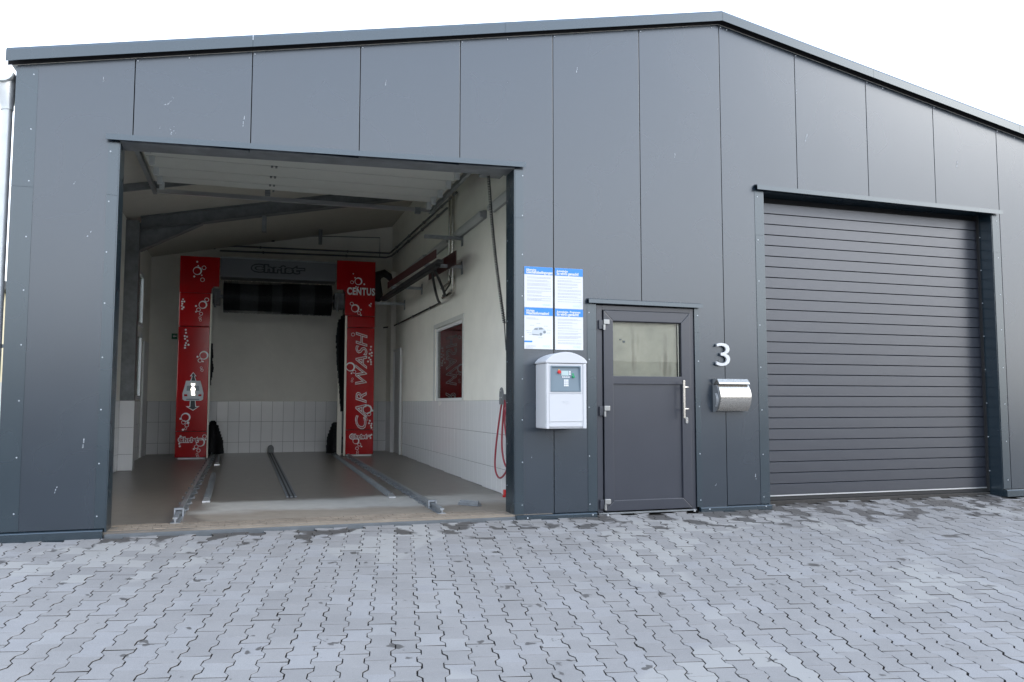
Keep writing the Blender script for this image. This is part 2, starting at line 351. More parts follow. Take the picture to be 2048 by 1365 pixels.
# ------------------------------------------------------------------ ground
b = MB(); b.add([(-60, -14, slp(-14)-.02), (70, -14, slp(-14)-.02), (70, 0, -.04), (-60, 0, -.04)], [(0, 1, 2, 3)])
b.add([(-60, -60, slp(-14)-.02), (70, -60, slp(-14)-.02)], []); b.f.append((4, 5, 1, 0))
tag(b.build('ground', M_asph), kind='structure')
b = MB(); b.add([(-900, -900, -1.6), (900, -900, -1.6), (900, -.5, -1.6), (-900, -.5, -1.6), (-900, .0, -.30), (900, .0, -.30), (900, 1500, -.30), (-900, 1500, -.30)], [(0, 1, 2, 3), (3, 2, 5, 4), (4, 5, 6, 7)])
tag(b.build('field', M_far), kind='structure')
gr = MB(); rg = random.Random(3)
for i in range(9000):
    x = rg.uniform(-16, -1.4); y = rg.uniform(2, 34)
    if x > -2.2 and y < 12: pass
    a = rg.uniform(0, 6.28); h = rg.uniform(.05, .16); wd = .012
    gr.add([(x-wd*cos(a), y-wd*sin(a), -.3), (x+wd*cos(a), y+wd*sin(a), -.3), (x+rg.uniform(-.05, .05), y+rg.uniform(-.05, .05), -.3+h+.02*0)], [(0, 1, 2)])
tag(gr.build('grass', M_grass), 'green grass beside the hall by the left edge', 'grass', kind='stuff')

# ------------------------------------------------------------------ paving
TH = radians(10); ed = Vector((sin(TH), cos(TH))); es = Vector((cos(TH), -sin(TH)))
PW, PL = .145, .193
def outline(k=0.0):
    W, V, L = .0826-k, .0561-k, PL/2-.0025-k
    a, c = .0330, .0650
    half = [(W, L), (W, c-k*.3), (V, a-k*.3), (V, -a+k*.3), (W, -c+k*.3), (W, -L)]
    return half[::1] + [(-x, -y) for x, y in half]
def paver_geom():
    o0 = outline(); o1 = outline(.002); vs = [(x, y, -.03) for x, y in o0] + [(x, y, -.002) for x, y in o0] + [(x, y, 0) for x, y in o1]
    N = len(o0); fs = []
    for r_ in (0, N):
        for i in range(N): fs.append((r_+i, r_+N+i, r_+N+(i+1) % N, r_+(i+1) % N))
    # top split into convex pieces
    T = 2*N; fs += [(T+0, T+11, T+10, T+1), (T+1, T+10, T+9, T+2), (T+2, T+9, T+8, T+3), (T+3, T+8, T+7, T+4), (T+4, T+7, T+6, T+5)]
    return vs, [tuple(reversed(f)) for f in fs[:2*N]] + fs[2*N:]
PV, PF = paver_geom()
me_p = bpy.data.meshes.new('paver'); me_p.from_pydata(PV, [], PF); me_p.materials.append(M_pav); me_p.materials.append(M_joint)
for q_ in range(12): me_p.polygons[q_].material_index = 1
import bmesh
bm = bmesh.new(); bm.from_mesh(me_p); bmesh.ops.recalc_face_normals(bm, faces=bm.faces[:]); bm.to_mesh(me_p); bm.free()
PV = [tuple(v.co) for v in me_p.vertices]; PF = [tuple(f.vertices) for f in me_p.polygons]; PMI = [f.material_index for f in me_p.polygons]
b = MB(); b.add([(-6, -8.2, slp(-8.2)-.024), (16, -8.2, slp(-8.2)-.024), (16, .24, slp(.24)-.024), (-6, .24, slp(.24)-.024)], [(0, 1, 2, 3)])
paving = tag(b.build('pavement', M_joint), kind='structure')
tilt = math.atan(.088)
allp = []; rp = random.Random(11)
for i in range(-90, 130):
    for j in range(-70, 60):
        s_ = i*PW; t_ = (j + (.5 if i % 2 else 0))*PL + .03*sin(i*.21)
        x = 3.0 + es.x*s_ + ed.x*t_; y = -2.0 + es.y*s_ + ed.y*t_
        if -5.8 < x < 15.8 and -8.1 < y < .14: allp.append((x, y))
# keep out of solid base walls
def blocked(x, y):
    return y > -.01 and not (6.56 < x < 9.9)
allp = [q for q in allp if not blocked(*q)]
def proj(x, y, z):
    d = Vector((x, y, z))-CAM; dd = d.dot(fw)
    if dd < .3: return None
    return 1024+FPX*d.dot(r2)/dd, 682.5-FPX*d.dot(u2)/dd, dd
key = []
for (x, y) in allp:
    q = proj(x, y, slp(y)); vis = q and -20 < q[0] < 2068 and q[1] < 1375
    key.append((q[2] if vis else 999, x, y))
key.sort()
Rb = Matrix.Rotation(tilt, 4, 'X') @ Matrix.Rotation(-TH, 4, 'Z')
sv = []; sf = []; rnd = []
for k, (dd, x, y) in enumerate(key):
    dz = rp.gauss(0, .0011); jx = rp.gauss(0, .0010); jy = rp.gauss(0, .0012)
    m4 = Matrix.Translation((x+jx, y+jy, slp(y)+dz)) @ Rb @ Matrix.Rotation(rp.gauss(0, .007), 4, 'Z') @ Matrix.Rotation(rp.gauss(0, .006), 4, 'X') @ Matrix.Rotation(rp.gauss(0, .006), 4, 'Y')
    if k < 300:
        o = bpy.data.objects.new('paver', me_p); COL.objects.link(o); o.parent = paving; o.matrix_local = m4
    else:
        bb = len(sv); sv += [tuple(m4 @ Vector(v)) for v in PV]; sf += [tuple(i+bb for i in f) for f in PF]; rr_ = rp.random(); rnd += [rr_]*len(PF)
me = bpy.data.meshes.new('paver_field'); me.from_pydata(sv, [], sf); me.materials.append(M_pav); me.materials.append(M_joint)
me.polygons.foreach_set('material_index', PMI*(len(sf)//len(PF)))
at_ = me.attributes.new('rnd', 'FLOAT', 'FACE'); at_.data.foreach_set('value', rnd)
o = bpy.data.objects.new('paver_field', me); COL.objects.link(o); o.parent = paving; o['kind'] = 'stuff'

# bay floor and sill
b = MB(); b.add([(-.86, -.0, flz(0)), (3.98, 0, flz(0)), (3.98, 9.95, flz(9.95)), (-.86, 9.95, flz(9.95)), (-.86, 0, -.3), (3.98, 0, -.3)], [(0, 1, 2, 3), (0, 4, 5, 1)])
floor = tag(b.build('floor', M_floor), kind='structure')
# small clinker strip just behind the sill
b = MB(); x = -.1; rr_ = random.Random(5)
while x < 3.5:
    for r_ in range(3):
        y = .05+r_*.115
        b.box(x+.004+(r_ % 2)*.06, x+.119+(r_ % 2)*.06, y+.004, y+.112, flz(y)-.01, flz(y)+.004+rr_.uniform(0, .0015))
    x += .12
M_clink = mat('damp_clinker', (.24, .195, .15), rough=.6, vary=.25, vscale=5)
tag(b.build('clinker_strip', M_clink, floor), kind='stuff')

# ------------------------------------------------------------------ the hall
hall = thing('car_wash_hall', (6, 0, 0), 'large anthracite metal-clad hall with a shallow gable, one bay open and a closed roller gate', 'building')
XL, XR, YB = -.93, 12.93, 12.0
AX0, AX1, AZ = -.11, 3.585, 3.475        # wash bay opening
DX0, DX1, DZ = 4.47, 5.63, 2.17          # side door
RX0, RX1, RZ = 6.53, 9.875, 3.535        # roller gate
def azt(x): return 3.455 + (x-AX0)*.0225
PB = .062
def top(x): return roofz(x)
def clad(pts):
    c = Vector((sum(q[0] for q in pts)/len(pts), 0, 0))
    b = MB().prism(pts, 'y', 0, .06); return b.build('wall_panel', M_panel, hall, bev=.0022)
G = .004
def col(x0, x1, z0, zt=None): return [(x0+G, z0), (x1-G, z0), (x1-G, top(x1-G)), (x0+G, top(x0+G))]
clad([(XL, PB), (AX0, PB), (AX0, azt(0)), (0-G, azt(0)), (0-G, top(0)), (XL, top(XL))])
for k in (0, 1, 2): clad(col(k, k+1, azt(k+.5)))
clad([(3+G, azt(3)), (AX1, azt(AX1)), (AX1, .03), (4-G, .03), (4-G, top(4)), (3+G, top(3))])
clad([(4+G, .03), (DX0, .03), (DX0, DZ), (5-G, DZ), (5-G, top(5)), (4+G, top(4))])
clad([(5+G, DZ), (DX1, DZ), (DX1, .03), (6-G, .03), (6-G, top(6-G)), (5+G, top(5))])
clad([(6+G, .035), (RX0, .035), (RX0, RZ), (7-G, RZ), (7-G, top(7)), (6+G, top(6+G))])
for k in (7, 8): clad(col(k, k+1, RZ))
clad([(9+G, RZ), (RX1, RZ), (RX1, .09), (10-G, .09), (10-G, top(10)), (9+G, top(9))])
for k in (10, 11): clad(col(k, k+1, .09))
clad([(12+G, .09), (XR, .09), (XR, top(XR)), (12+G, top(12))])
# structural wall behind the cladding (leaves the three openings free)
b = MB()
b.prism([(XL+.01, -.25), (AX0, -.25), (AX0, 3.47), (AX1, 3.53), (AX1, -.25), (DX0, -.25), (DX0, DZ), (DX1, DZ), (DX1, -.25), (RX0, -.25), (RX0, RZ), (RX1, RZ), (RX1, -.25), (XR-.01, -.25), (XR-.01, top(XR)-.01), (6, top(6)-.01), (XL+.01, top(XL)-.01)], 'y', .06, .22)
b.build('wall_core', M_dark, hall)
# side, rear walls (outer skin)
MB().prism([(.22, -.3), (YB, -.3), (YB, top(XL)-.02), (.22, top(XL)-.02)], 'x', XL+.005, XL+.05).build('side_wall', M_panel, hall)
MB().prism([(.22, -.3), (YB, -.3), (YB, top(XR)-.02), (.22, top(XR)-.02)], 'x', XR-.07, XR-.005).build('side_wall', M_panel, hall)
MB().prism([(XL+.05, -.3), (XR-.07, -.3), (XR-.07, top(XR)-.02), (6, top(6)-.02), (XL+.05, top(XL)-.02)], 'y', YB-.08, YB).build('rear_wall', M_panel, hall)
# roof
for sgn, xa in ((1, XL-.04), (-1, XR+.04)):
    b = MB(); b.prism([(xa, roofz(xa)+.0), (6, roofz(6)), (6, roofz(6)+.10), (xa, roofz(xa)+.10)], 'y', .0, YB+.1); b.build('roof', M_ceil, hall)
# gable edge flashing, two per slope plus joints
def fascia(xa, xb):
    za, zb = roofz(xa), roofz(xb)
    b = MB()
    prof = [(-.085, .012), (-.085, .105), (-.07, .13), (.06, .135), (.06, .11), (-.075, .10), (-.075, .012)]
    vs = [(xa, p_[0], za+p_[1]) for p_ in prof] + [(xb, p_[0], zb+p_[1]) for p_ in prof]
    k = len(prof); fs = [tuple(range(k)), tuple(reversed(range(k, 2*k)))] + [(i, k+i, k+(i+1) % k, (i+1) % k) for i in range(k)]
    b.add(vs, fs); return b.build('gable_flashing', M_trim, hall)
fx = [-1.0, 1.0, 3.45, 6.0, 8.05, 10.3, 13.1]
for i in range(len(fx)-1): fascia(fx[i]+.0012, fx[i+1]-.0012)
# near-black strip, shade of the gap under the flashing put into its colour
for xa, xb in ((-1.0, 5.999), (6.001, 13.0)):
    MB().add([(xa, -.006, roofz(xa)+.004), (xb, -.006, roofz(xb)+.004), (xb, -.006, roofz(xb)+.11), (xa, -.006, roofz(xa)+.11), (xa, -.002, roofz(xa)+.004), (xb, -.002, roofz(xb)+.004), (xb, -.002, roofz(xb)+.11), (xa, -.002, roofz(xa)+.11)],
             [(0, 1, 2, 3), (4, 7, 6, 5), (0, 4, 5, 1)]).build('shadow_gap_strip', M_dark, hall)
# vertical corner and jamb trims (3 mm proud, with a lapped joint)
def trimv(x0, x1, z0, z1, seam, y=-.0035):
    for a_, c_ in ((z0, seam), (seam, z1)):
        MB().box(x0, x1, y - (.0012 if c_ == seam else 0), .0, a_+.001, c_-.001).build('corner_trim', M_trim, hall, bev=.0006)
trimv(XL-.004, -.765, PB, roofz(-.9)-.02, 2.98)
trimv(AX0-.085, AX0+.002, PB, azt(AX0)-.02, 2.96)
trimv(AX1-.002, AX1+.09, .03, azt(AX1)-.02, 3.02)
trimv(DX0-.10, DX0+.002, .03, DZ, 1.9)
trimv(DX1-.002, DX1+.06, .03, DZ, 1.9)
trimv(RX0-.11, RX0+.002, .035, RZ, 3.02)
trimv(RX1-.002, RX1+.105, .09, RZ-.03, 3.02)
# reveals
for x0, x1, zt, d in ((AX0-.004, AX0+.012, 3.455, .27), (AX1-.012, AX1+.004, 3.53, .27)):
    box('reveal', M_trim, hall, x0, x1, .002, d, .0, zt)
box('reveal', M_trim, hall, RX0-.004, RX0+.012, .002, .24, .0, RZ); box('reveal', M_trim, hall, RX1-.012, RX1+.004, .002, .24, .0, RZ)
MB().add([(AX0, .002, 3.455-.01), (AX1, .002, 3.535-.01), (AX1, .27, 3.535-.01), (AX0, .27, 3.455-.01), (AX0, .002, 3.46), (AX1, .002, 3.54), (AX1, .27, 3.54), (AX0, .27, 3.46)],
         [(0, 1, 2, 3), (4, 7, 6, 5), (0, 4, 5, 1), (1, 5, 6, 2), (2, 6, 7, 3), (3, 7, 4, 0)]).build('reveal', M_galvd, hall)
box('reveal', M_trim, hall, RX0+.012, RX1-.012, .002, .24, RZ-.012, RZ+.002)
# lintel drip flashings
def drip(x0, z0, x1, z1, h, d=.055):
    prof = [(-d, -h), (-d, -.012), (-.004, .0), (-.004, -.01), (-d+.004, -.020), (-d+.004, -h)]
    prof = [(-d-.002, -h), (-d, -.010), (.0, .004), (.0, -.006), (-d+.005, -.020), (-d+.004, -h)]
    vs = [(x0, p_[0], z0+p_[1]) for p_ in prof] + [(x1, p_[0], z1+p_[1]) for p_ in prof]; k = len(prof)
    MB().add(vs, [tuple(range(k)), tuple(reversed(range(k, 2*k)))] + [(i, k+i, k+(i+1) % k, (i+1) % k) for i in range(k)]).build('lintel_flashing', M_trim, hall)
drip(AX0-.10, 3.505, AX1+.10, 3.600, .062); drip(DX0-.10, 2.222, DX1+.075, 2.214, .050); drip(RX0-.105, 3.595, RX1+.125, 3.560, .062)
# base flashings
for x0, x1, z1 in ((XL-.01, AX0-.01, .058), (AX1+.0, DX0-.02, .026), (DX1+.02, RX0+.0, .031), (RX1, XR, .086)):
    MB().prism([(-.05, z1-.085), (-.05, z1-.012), (-.044, z1-.006), (.0, z1), (.0, z1-.085)], 'x', x0, x1).build('base_flashing', M_trim, hall)
# screw heads
b = MB()
def screw(x, z, y=-.006, r=.0085): b.disc(x, z, y+.0035, r*.72, 8, .004)
def srow(x, z0, z1, n_):
    for i in range(n_): screw(x + random.uniform(-.003, .003), z0+(z1-z0)*i/(n_-1) + random.uniform(-.012, .012))
srow(-.80, .22, 3.96, 9); srow(AX0-.065, .17, 3.36, 8); srow(AX1+.075, .13, 3.47, 9); srow(DX0-.082, .10, 2.08, 5); srow(DX1+.04, .10, 2.08, 5)
srow(RX0-.075, .10, 3.45, 8); srow(RX1+.07, .2, 3.42, 8)
for k in range(0, 12): screw(k+.02, roofz(k+.02)-.028)
for xx in (.45, 3.5, 5.9, 6.1, 8.25, 10.3): screw(xx, roofz(xx)-.028)
for xx, zz in ((3.7, -.03), (4.4, -.025), (5.75, -.02), (6.45, -.015)): b.disc(xx, zz+.03, -.05, .008, 8, .004)
o = b.build('screws', M_screw, hall); o['kind'] = 'stuff'
b = MB()
for yy in (.06,):
    for i in range(8):
        b.tube([(RX1-.013, .18, .3+i*.42), (RX1-.017, .18, .3+i*.42)], .008, 8); b.tube([(AX1-.013, .22, .3+i*.42), (AX1-.017, .22, .3+i*.42)], .006, 8)
o = b.build('reveal_screws', M_screw, hall); o['kind'] = 'stuff'
b = MB(); rs_ = random.Random(9)
for (x, z, L, t_, n_) in ((.30, 3.86, .10, .5, 12), (-.25, 3.98, .05, -.2, 5), (.33, 3.60, .09, .4, 10), (.22, 3.60, .03, .2, 4), (.93, 3.73, .10, .05, 3), (2.25, 4.25, .13, .1, 4), (3.5, 4.42, .05, .2, 3), (4.27, 4.66, .05, .2, 4), (5.42, 3.83, .05, .1, 4), (7.13, 4.20, .10, .25, 4), (5.97, 4.42, .02, .2, 3),
    (7.02, 4.75, .05, .1, 3), (9.35, 4.1, .08, .2, 4), (-.86, 2.05, .20, .1, 5), (-.88, .95, .08, .25, 4), (-.30, .80, .10, .0, 4), (-.32, 2.6, .05, .4, 3), (6.36, .33, .05, -.1, 3), (3.76, .6, .03, .1, 3), (5.85, .25, .05, .6, 4), (-.5, .4, .05, .3, 3), (10.05, 2.4, .04, .2, 4), (.0-.45, 3.05, .03, .2, 3)):
    for k_ in range(n_):
        a = rs_.uniform(-.5, .5); cx_ = x+a*L*sin(t_)*1.2+rs_.gauss(0, .012 if n_ > 5 else .002); cz_ = z+a*L*cos(t_)+rs_.gauss(0, .004)
        h_ = rs_.uniform(.006, .02) if n_ > 5 else L*rs_.uniform(.15, .4); w_ = rs_.uniform(.0015, .005)
        b.add([(cx_-w_, -.0015, cz_-h_/2), (cx_+w_, -.0015, cz_-h_/2+.004), (cx_+w_*.6+t_*h_*.5, -.0015, cz_+h_/2), (cx_-w_*.6+t_*h_*.5, -.0015, cz_+h_/2-.003)], [(0, 1, 2, 3)])
b.build('paint_scuffs', mat('scuff_mark', (.42, .45, .48), rough=.6), hall)['kind'] = 'stuff'
# concrete sill of the bay
box('sill', M_sill, hall, AX0-.0, AX1+.0, -.030, .045, -.12, .012, bev=.006)
box('sill', M_joint, hall, RX0+.0, RX1-.0, .19, .34, -.12, .035, bev=.008)

# ---- roller gate
gate = MB().box(RX0+.012, RX1-.012, .262, .28, .09, RZ).build('roller_gate', M_dark, hall)
gate['label'] = 'closed anthracite roller gate of ribbed slats'
Y0 = .215; pitch = .1246; L_ = RX1-RX0-.03
prof = [(.009, -.0005), (.004, .0008), (.0, .004), (.0, pitch*.5), (.0, pitch-.0085), (.0035, pitch-.0052), (.010, pitch-.0045), (.030, pitch-.0045), (.030, -.0005)]
me_s = None
for i in range(27):
    z = .098+i*pitch
    if me_s is None:
        b = MB(); b.prism([(p_[0], p_[1]) for p_ in prof], 'x', -L_/2, L_/2)
        o = b.build('gate_slat', M_gate, None, org=Vector((0, 0, 0))); me_s = o.data; o.parent = gate
        o.location = Vector(((RX0+RX1)/2, Y0, z))-root_org(gate)
    else: o = piece(me_s, 'gate_slat', ((RX0+RX1)/2, Y0+random.uniform(-.001, .001), z), gate)
box('bottom_strip', M_alu, gate, RX0+.015, RX1-.015, Y0-.004, Y0+.03, .083, .0965)
box('rubber_seal', M_black, gate, RX0+.015, RX1-.015, Y0+.004, Y0+.026, .040, .0775)
box('guide_rail', M_black, gate, RX1-.035, RX1-.0125, Y0-.03, Y0+.04, .046, RZ-.013)
box('guide_rail', M_gate, gate, RX0+.0125, RX0+.03, Y0-.012, Y0+.04, .046, RZ-.013)

# ---- personnel door
FD = .012
door = MB().box(DX0+.02, DX1-.004, .09, .10, .012, DZ-.012).build('side_door', M_dark, hall)
door['label'] = 'grey half-glazed door with a steel bar handle'
def frame_rect(x0, x1, z0, z1, w_, y0, y1, name, m, par, bev=.003, bot=None):
    bo = w_ if bot is None else bot
    for pts in ([(x0, z0), (x0+w_, z0+bo), (x0+w_, z1-w_), (x0, z1)], [(x1, z0), (x1, z1), (x1-w_, z1-w_), (x1-w_, z0+bo)],
                [(x0, z1), (x0+w_, z1-w_), (x1-w_, z1-w_), (x1, z1)], [(x0, z0), (x1, z0), (x1-w_, z0+bo), (x0+w_, z0+bo)]):
        cx = sum(q[0] for q in pts)/4; cz = sum(q[1] for q in pts)/4
        pts2 = [(q[0]+(cx-q[0])*.0006, q[1]+(cz-q[1])*.0006) for q in pts]
        MB().prism(pts2, 'y', y0, y1).build(name, m, par, bev=bev)
# outer frame
box('door_frame', M_pvc, door, DX0+.01, DX0+.075, FD, .088, .012, DZ-.01, bev=.004)
box('door_frame', M_pvc, door, DX1-.055, DX1-.004, FD, .088, .012, DZ-.01, bev=.004)
box('door_frame', M_pvc, door, DX0+.076, DX1-.056, FD, .088, DZ-.062, DZ-.01, bev=.004)
lx0, lx1, lz0, lz1 = 4.555, 5.572, .025, 2.104
frame_rect(lx0, lx1, lz0, lz1, .108, -.006, .07, 'leaf_frame', M_pvc, door, bev=.005)
gx0, gx1 = lx0+.108, lx1-.108
box('mid_rail', M_pvc, door, gx0-.002, gx1+.002, -.004, .066, 1.335, 1.418, bev=.004)
box('door_panel', M_pvc, door, gx0-.01, gx1+.01, .016, .05, .12, 1.337)
box('glazing_bead', M_black, door, gx0-.0, gx1+.0, .012, .02, 1.988, 1.997); box('glazing_bead', M_black, door, gx1-.008, gx1, .012, .02, 1.42, 1.988)
box('glazing_bead', M_cream, door, gx1-.022, gx1-.014, .03, .036, 1.42, 1.988)
box('glass_pane', M_glass, door, gx0-.01, gx1+.005, .022, .027, 1.41, 2.0)
box('stained_standin_board', M_board, door, gx0-.01, gx1-.024, .060, .072, 1.40, 2.01)  # added close behind the glass to catch light, stands in for a wall
MB().box(4.80, 4.825, .048, .0595, 1.775, 1.795).box(4.765, 4.785, .05, .0595, 1.80, 1.815).build('board_hook', M_galvd, door)
box('threshold_strip', M_galvd, door, DX0+.02, DX1-.01, -.008, .03, -.004, .011)
for hz in (1.955, 1.055, .10):
    h = MB().box(4.548, 4.612, -.030, -.0062, hz+.0, hz+.052).build('hinge', M_hinge, door, bev=.006)
    h2 = MB().tube([(4.553, -.026, hz-.058), (4.553, -.026, hz-.002)], .0125, 12).build('hinge_pin', M_hinge, h, smooth=True)
    MB().box(4.50, 4.545, -.014, .0115, hz-.05, hz+.045).build('hinge_plate', M_pvc, h, bev=.004)
hd = MB().box(5.432, 5.454, -.092, -.070, .975, 1.378).build('handle', M_steel, door, bev=.003)
for zz in (1.075, 1.305): MB().tube([(5.453, -.082, zz), (5.498, -.078, zz), (5.506, -.070, zz), (5.508, -.0065, zz)], .0075, 8).build('handle_post', M_steel, hd, smooth=True)
b = MB(); pts = []
for k in range(20):
    a = 2*pi*k/20; pts.append((5.513+.016*cos(a), .952+.016*sin(a)+(.018 if sin(a) > 0 else -.018)))
b.prism(pts, 'y', -.016, -.0062); lk = b.build('lock_plate', M_hinge, door, bev=.003)
MB().disc(5.513, .955, -.016, .008, 12, .003).build('key_cylinder', M_steel, lk)
MB().box(5.575, 5.592, -.03, -.009, -.015, .008).box(4.565, 4.582, -.04, -.009, -.025, .0).build('floor_stop', M_alu, door)

# ---- inner shell of the wash bay
XW, XLI, YBK = 3.98, -.855, 9.9
bw = MB().prism([(XLI-.02, 0), (XW+.07, 0), (XW+.07, roofz(XW)), (XLI-.02, roofz(XLI))], 'y', YBK, YBK+.12).build('back_wall', M_white, hall)
b = MB()  # right partition with window opening y 3.64-5.5 z 1.16-2.38
wy0, wy1, wz0, wz1 = 3.66, 5.52, 1.165, 2.36
zt = roofz(XW)
b.box(XW, XW+.10, .222, wy0, -.1, zt); b.box(XW, XW+.10, wy1, YBK, -.1, zt); b.box(XW, XW+.10, wy0, wy1, -.1, wz0); b.box(XW, XW+.10, wy0, wy1, wz1, zt)
pw = b.build('partition_wall', M_white, hall)
b = MB()  # left wall with window openings; the nearer two are added for daylight
b.box(XLI-.02, XLI, .222, 1.3, -.1, roofz(XLI)); b.box(XLI-.02, XLI, 1.3, 5.7, -.1, 1.2); b.box(XLI-.02, XLI, 1.3, 5.7, 3.75, roofz(XLI)); b.box(XLI-.02, XLI, 3.4, 3.6, 1.2, 3.75); b.box(XLI-.02, XLI, 5.7, 7.25, -.1, roofz(XLI)); b.box(XLI-.02, XLI, 8.65, YBK, -.1, roofz(XLI)); b.box(XLI-.02, XLI, 7.25, 8.65, -.1, 1.2)
b.box(XLI-.02, XLI, 7.25, 8.65, 2.4, 2.52); b.box(XLI-.02, XLI, 7.25, 8.65, 3.5, roofz(XLI))
lw = b.build('left_wall', M_white, hall)
# cut the outer skin for the windows: rebuild it around the holes
for o in [q for q in hall.children if q.name.startswith('side_wall')][:1]: bpy.data.objects.remove(o)
b = MB(); zt2 = top(XL)-.02
b.box(XL+.005, XL+.05, .22, 1.3, -.3, zt2).box(XL+.005, XL+.05, 1.3, 5.7, -.3, 1.2).box(XL+.005, XL+.05, 1.3, 5.7, 3.75, zt2).box(XL+.005, XL+.05, 3.4, 3.6, 1.2, 3.75).box(XL+.005, XL+.05, 5.7, 7.25, -.3, zt2).box(XL+.005, XL+.05, 8.65, YB, -.3, zt2).box(XL+.005, XL+.05, 7.25, 8.65, -.3, 1.2).box(XL+.005, XL+.05, 7.25, 8.65, 2.4, 2.52).box(XL+.005, XL+.05, 7.25, 8.65, 3.5, zt2)
b.build('side_wall', M_panel, hall)
for ya, yb, z0, z1 in ((7.25, 8.65, 1.2, 2.4), (7.25, 8.65, 2.52, 3.5), (1.3, 3.4, 1.2, 3.75), (3.6, 5.7, 1.2, 3.75)):  # last two are unseen windows, added to let more daylight into the bay
    wdw = MB()
    for a_ in ((ya, ya+.07, z0, z1), (yb-.07, yb, z0, z1), (ya+.07, yb-.07, z0, z0+.07), (ya+.07, yb-.07, z1-.07, z1), ((ya+yb)/2-.03, (ya+yb)/2+.03, z0+.07, z1-.07)): wdw.box(XLI-.03, XLI+.02, *a_)
    wo = wdw.build('window', M_pw, hall); box('pane', M_glass, wo, XLI-.01, XLI-.005, ya+.07, yb-.07, z0+.07, z1-.07)
# right-hand window frame
b = MB()
for a_ in ((wy0, wy0+.05, wz0, wz1), (wy1-.05, wy1, wz0, wz1), (wy0+.05, wy1-.05, wz0, wz0+.05), (wy0+.05, wy1-.05, wz1-.05, wz1)): b.box(XW+.02, XW+.07, *a_)
wr = b.build('window', M_pw, hall); box('pane', M_glassd, wr, XW+.040, XW+.046, wy0+.05, wy1-.05, wz0+.05, wz1-.05)
b = MB()
for a_ in ((wy0-.07, wy0, wz0-.07, wz1+.07), (wy1, wy1+.07, wz0-.07, wz1+.07), (wy0, wy1, wz0-.07, wz0), (wy0, wy1, wz1, wz1+.07)): b.box(XW-.012, XW+.001, *a_)
b.build('window_surround', M_sect, wr)
box('dark_room_backing', M_dark, wr, XW+.4, XW+.42, wy0-1, wy1+1, wz0-.6, wz1+.6)  # near-black sheet, stands in for the unlit room behind the pane
# ceiling inside is the roof underside; purlins
for yy in (1.6, 4.2):
    b = MB()
    for sgn, xa, xb in ((1, XLI, XW),):
        b.add([(xa, yy, roofz(xa)-.10), (xb, yy, roofz(xb)-.10), (xb, yy, roofz(xb)-.002), (xa, yy, roofz(xa)-.002), (xa, yy+.05, roofz(xa)-.10), (xb, yy+.05, roofz(xb)-.10), (xb, yy+.05, roofz(xb)-.002), (xa, yy+.05, roofz(xa)-.002)],
              [(0, 1, 2, 3), (4, 7, 6, 5), (0, 4, 5, 1), (1, 5, 6, 2), (2, 6, 7, 3), (3, 7, 4, 0)])
    b.build('purlin', M_galvd, hall)
# portal frame: column, rafter, haunch
b = MB()
b.box(-.853, -.655, 6.20, 6.212, 1.155, 4.02); b.box(-.853, -.655, 6.40, 6.412, 1.155, 4.02); b.box(-.76, -.75, 6.212, 6.40, 1.155, 4.02)
b.box(-.667, -.655, 6.2125, 6.3995, 1.155, 3.95)
b.build('steel_column', M_galvd, hall)
def beam_poly(pts, y0, y1, name, m): return MB().prism(pts, 'y', y0, y1).build(name, m, hall)
xe = XW-.01
beam_poly([(-.65, roofz(-.65)-.215), (xe, roofz(xe)-.215), (xe, roofz(xe)-.012), (-.65, roofz(-.65)-.012)], 6.295, 6.305, 'rafter', M_galvd)
for dz in (.215, .012):
    b = MB(); b.add([(-.65, 6.2, roofz(-.65)-dz), (xe, 6.2, roofz(xe)-dz), (xe, 6.2, roofz(xe)-dz+.011), (-.65, 6.2, roofz(-.65)-dz+.011), (-.65, 6.4, roofz(-.65)-dz), (xe, 6.4, roofz(xe)-dz), (xe, 6.4, roofz(xe)-dz+.011), (-.65, 6.4, roofz(-.65)-dz+.011)],
                    [(0, 1, 2, 3), (4, 7, 6, 5), (0, 4, 5, 1), (1, 5, 6, 2), (2, 6, 7, 3), (3, 7, 4, 0)]); b.build('rafter_flange', M_galvd, hall)
beam_poly([(-.65, 3.55), (.28, roofz(.28)-.218), (-.65, roofz(-.65)-.218)], 6.29, 6.31, 'haunch', M_galvd)
b = MB(); b.add([(-.65, 6.2, 3.55), (.28, 6.2, roofz(.28)-.222), (.28, 6.4, roofz(.28)-.222), (-.65, 6.4, 3.55), (-.65, 6.2, 3.54), (.28, 6.2, roofz(.28)-.232), (.28, 6.4, roofz(.28)-.232), (-.65, 6.4, 3.54)],
                [(0, 1, 2, 3), (4, 7, 6, 5), (0, 4, 5, 1), (1, 5, 6, 2), (2, 6, 7, 3), (3, 7, 4, 0)]); b.build('haunch_flange', M_galvd, hall)
box('rafter_hanger', M_galvd, hall, 1.20, 1.27, 6.25, 6.35, roofz(1.2)-.48, roofz(1.2)-.217)
box('rafter_hanger', M_galvd, hall, 2.35, 2.42, 9.2, 9.28, roofz(2.35)-.30, roofz(2.35)-.002)

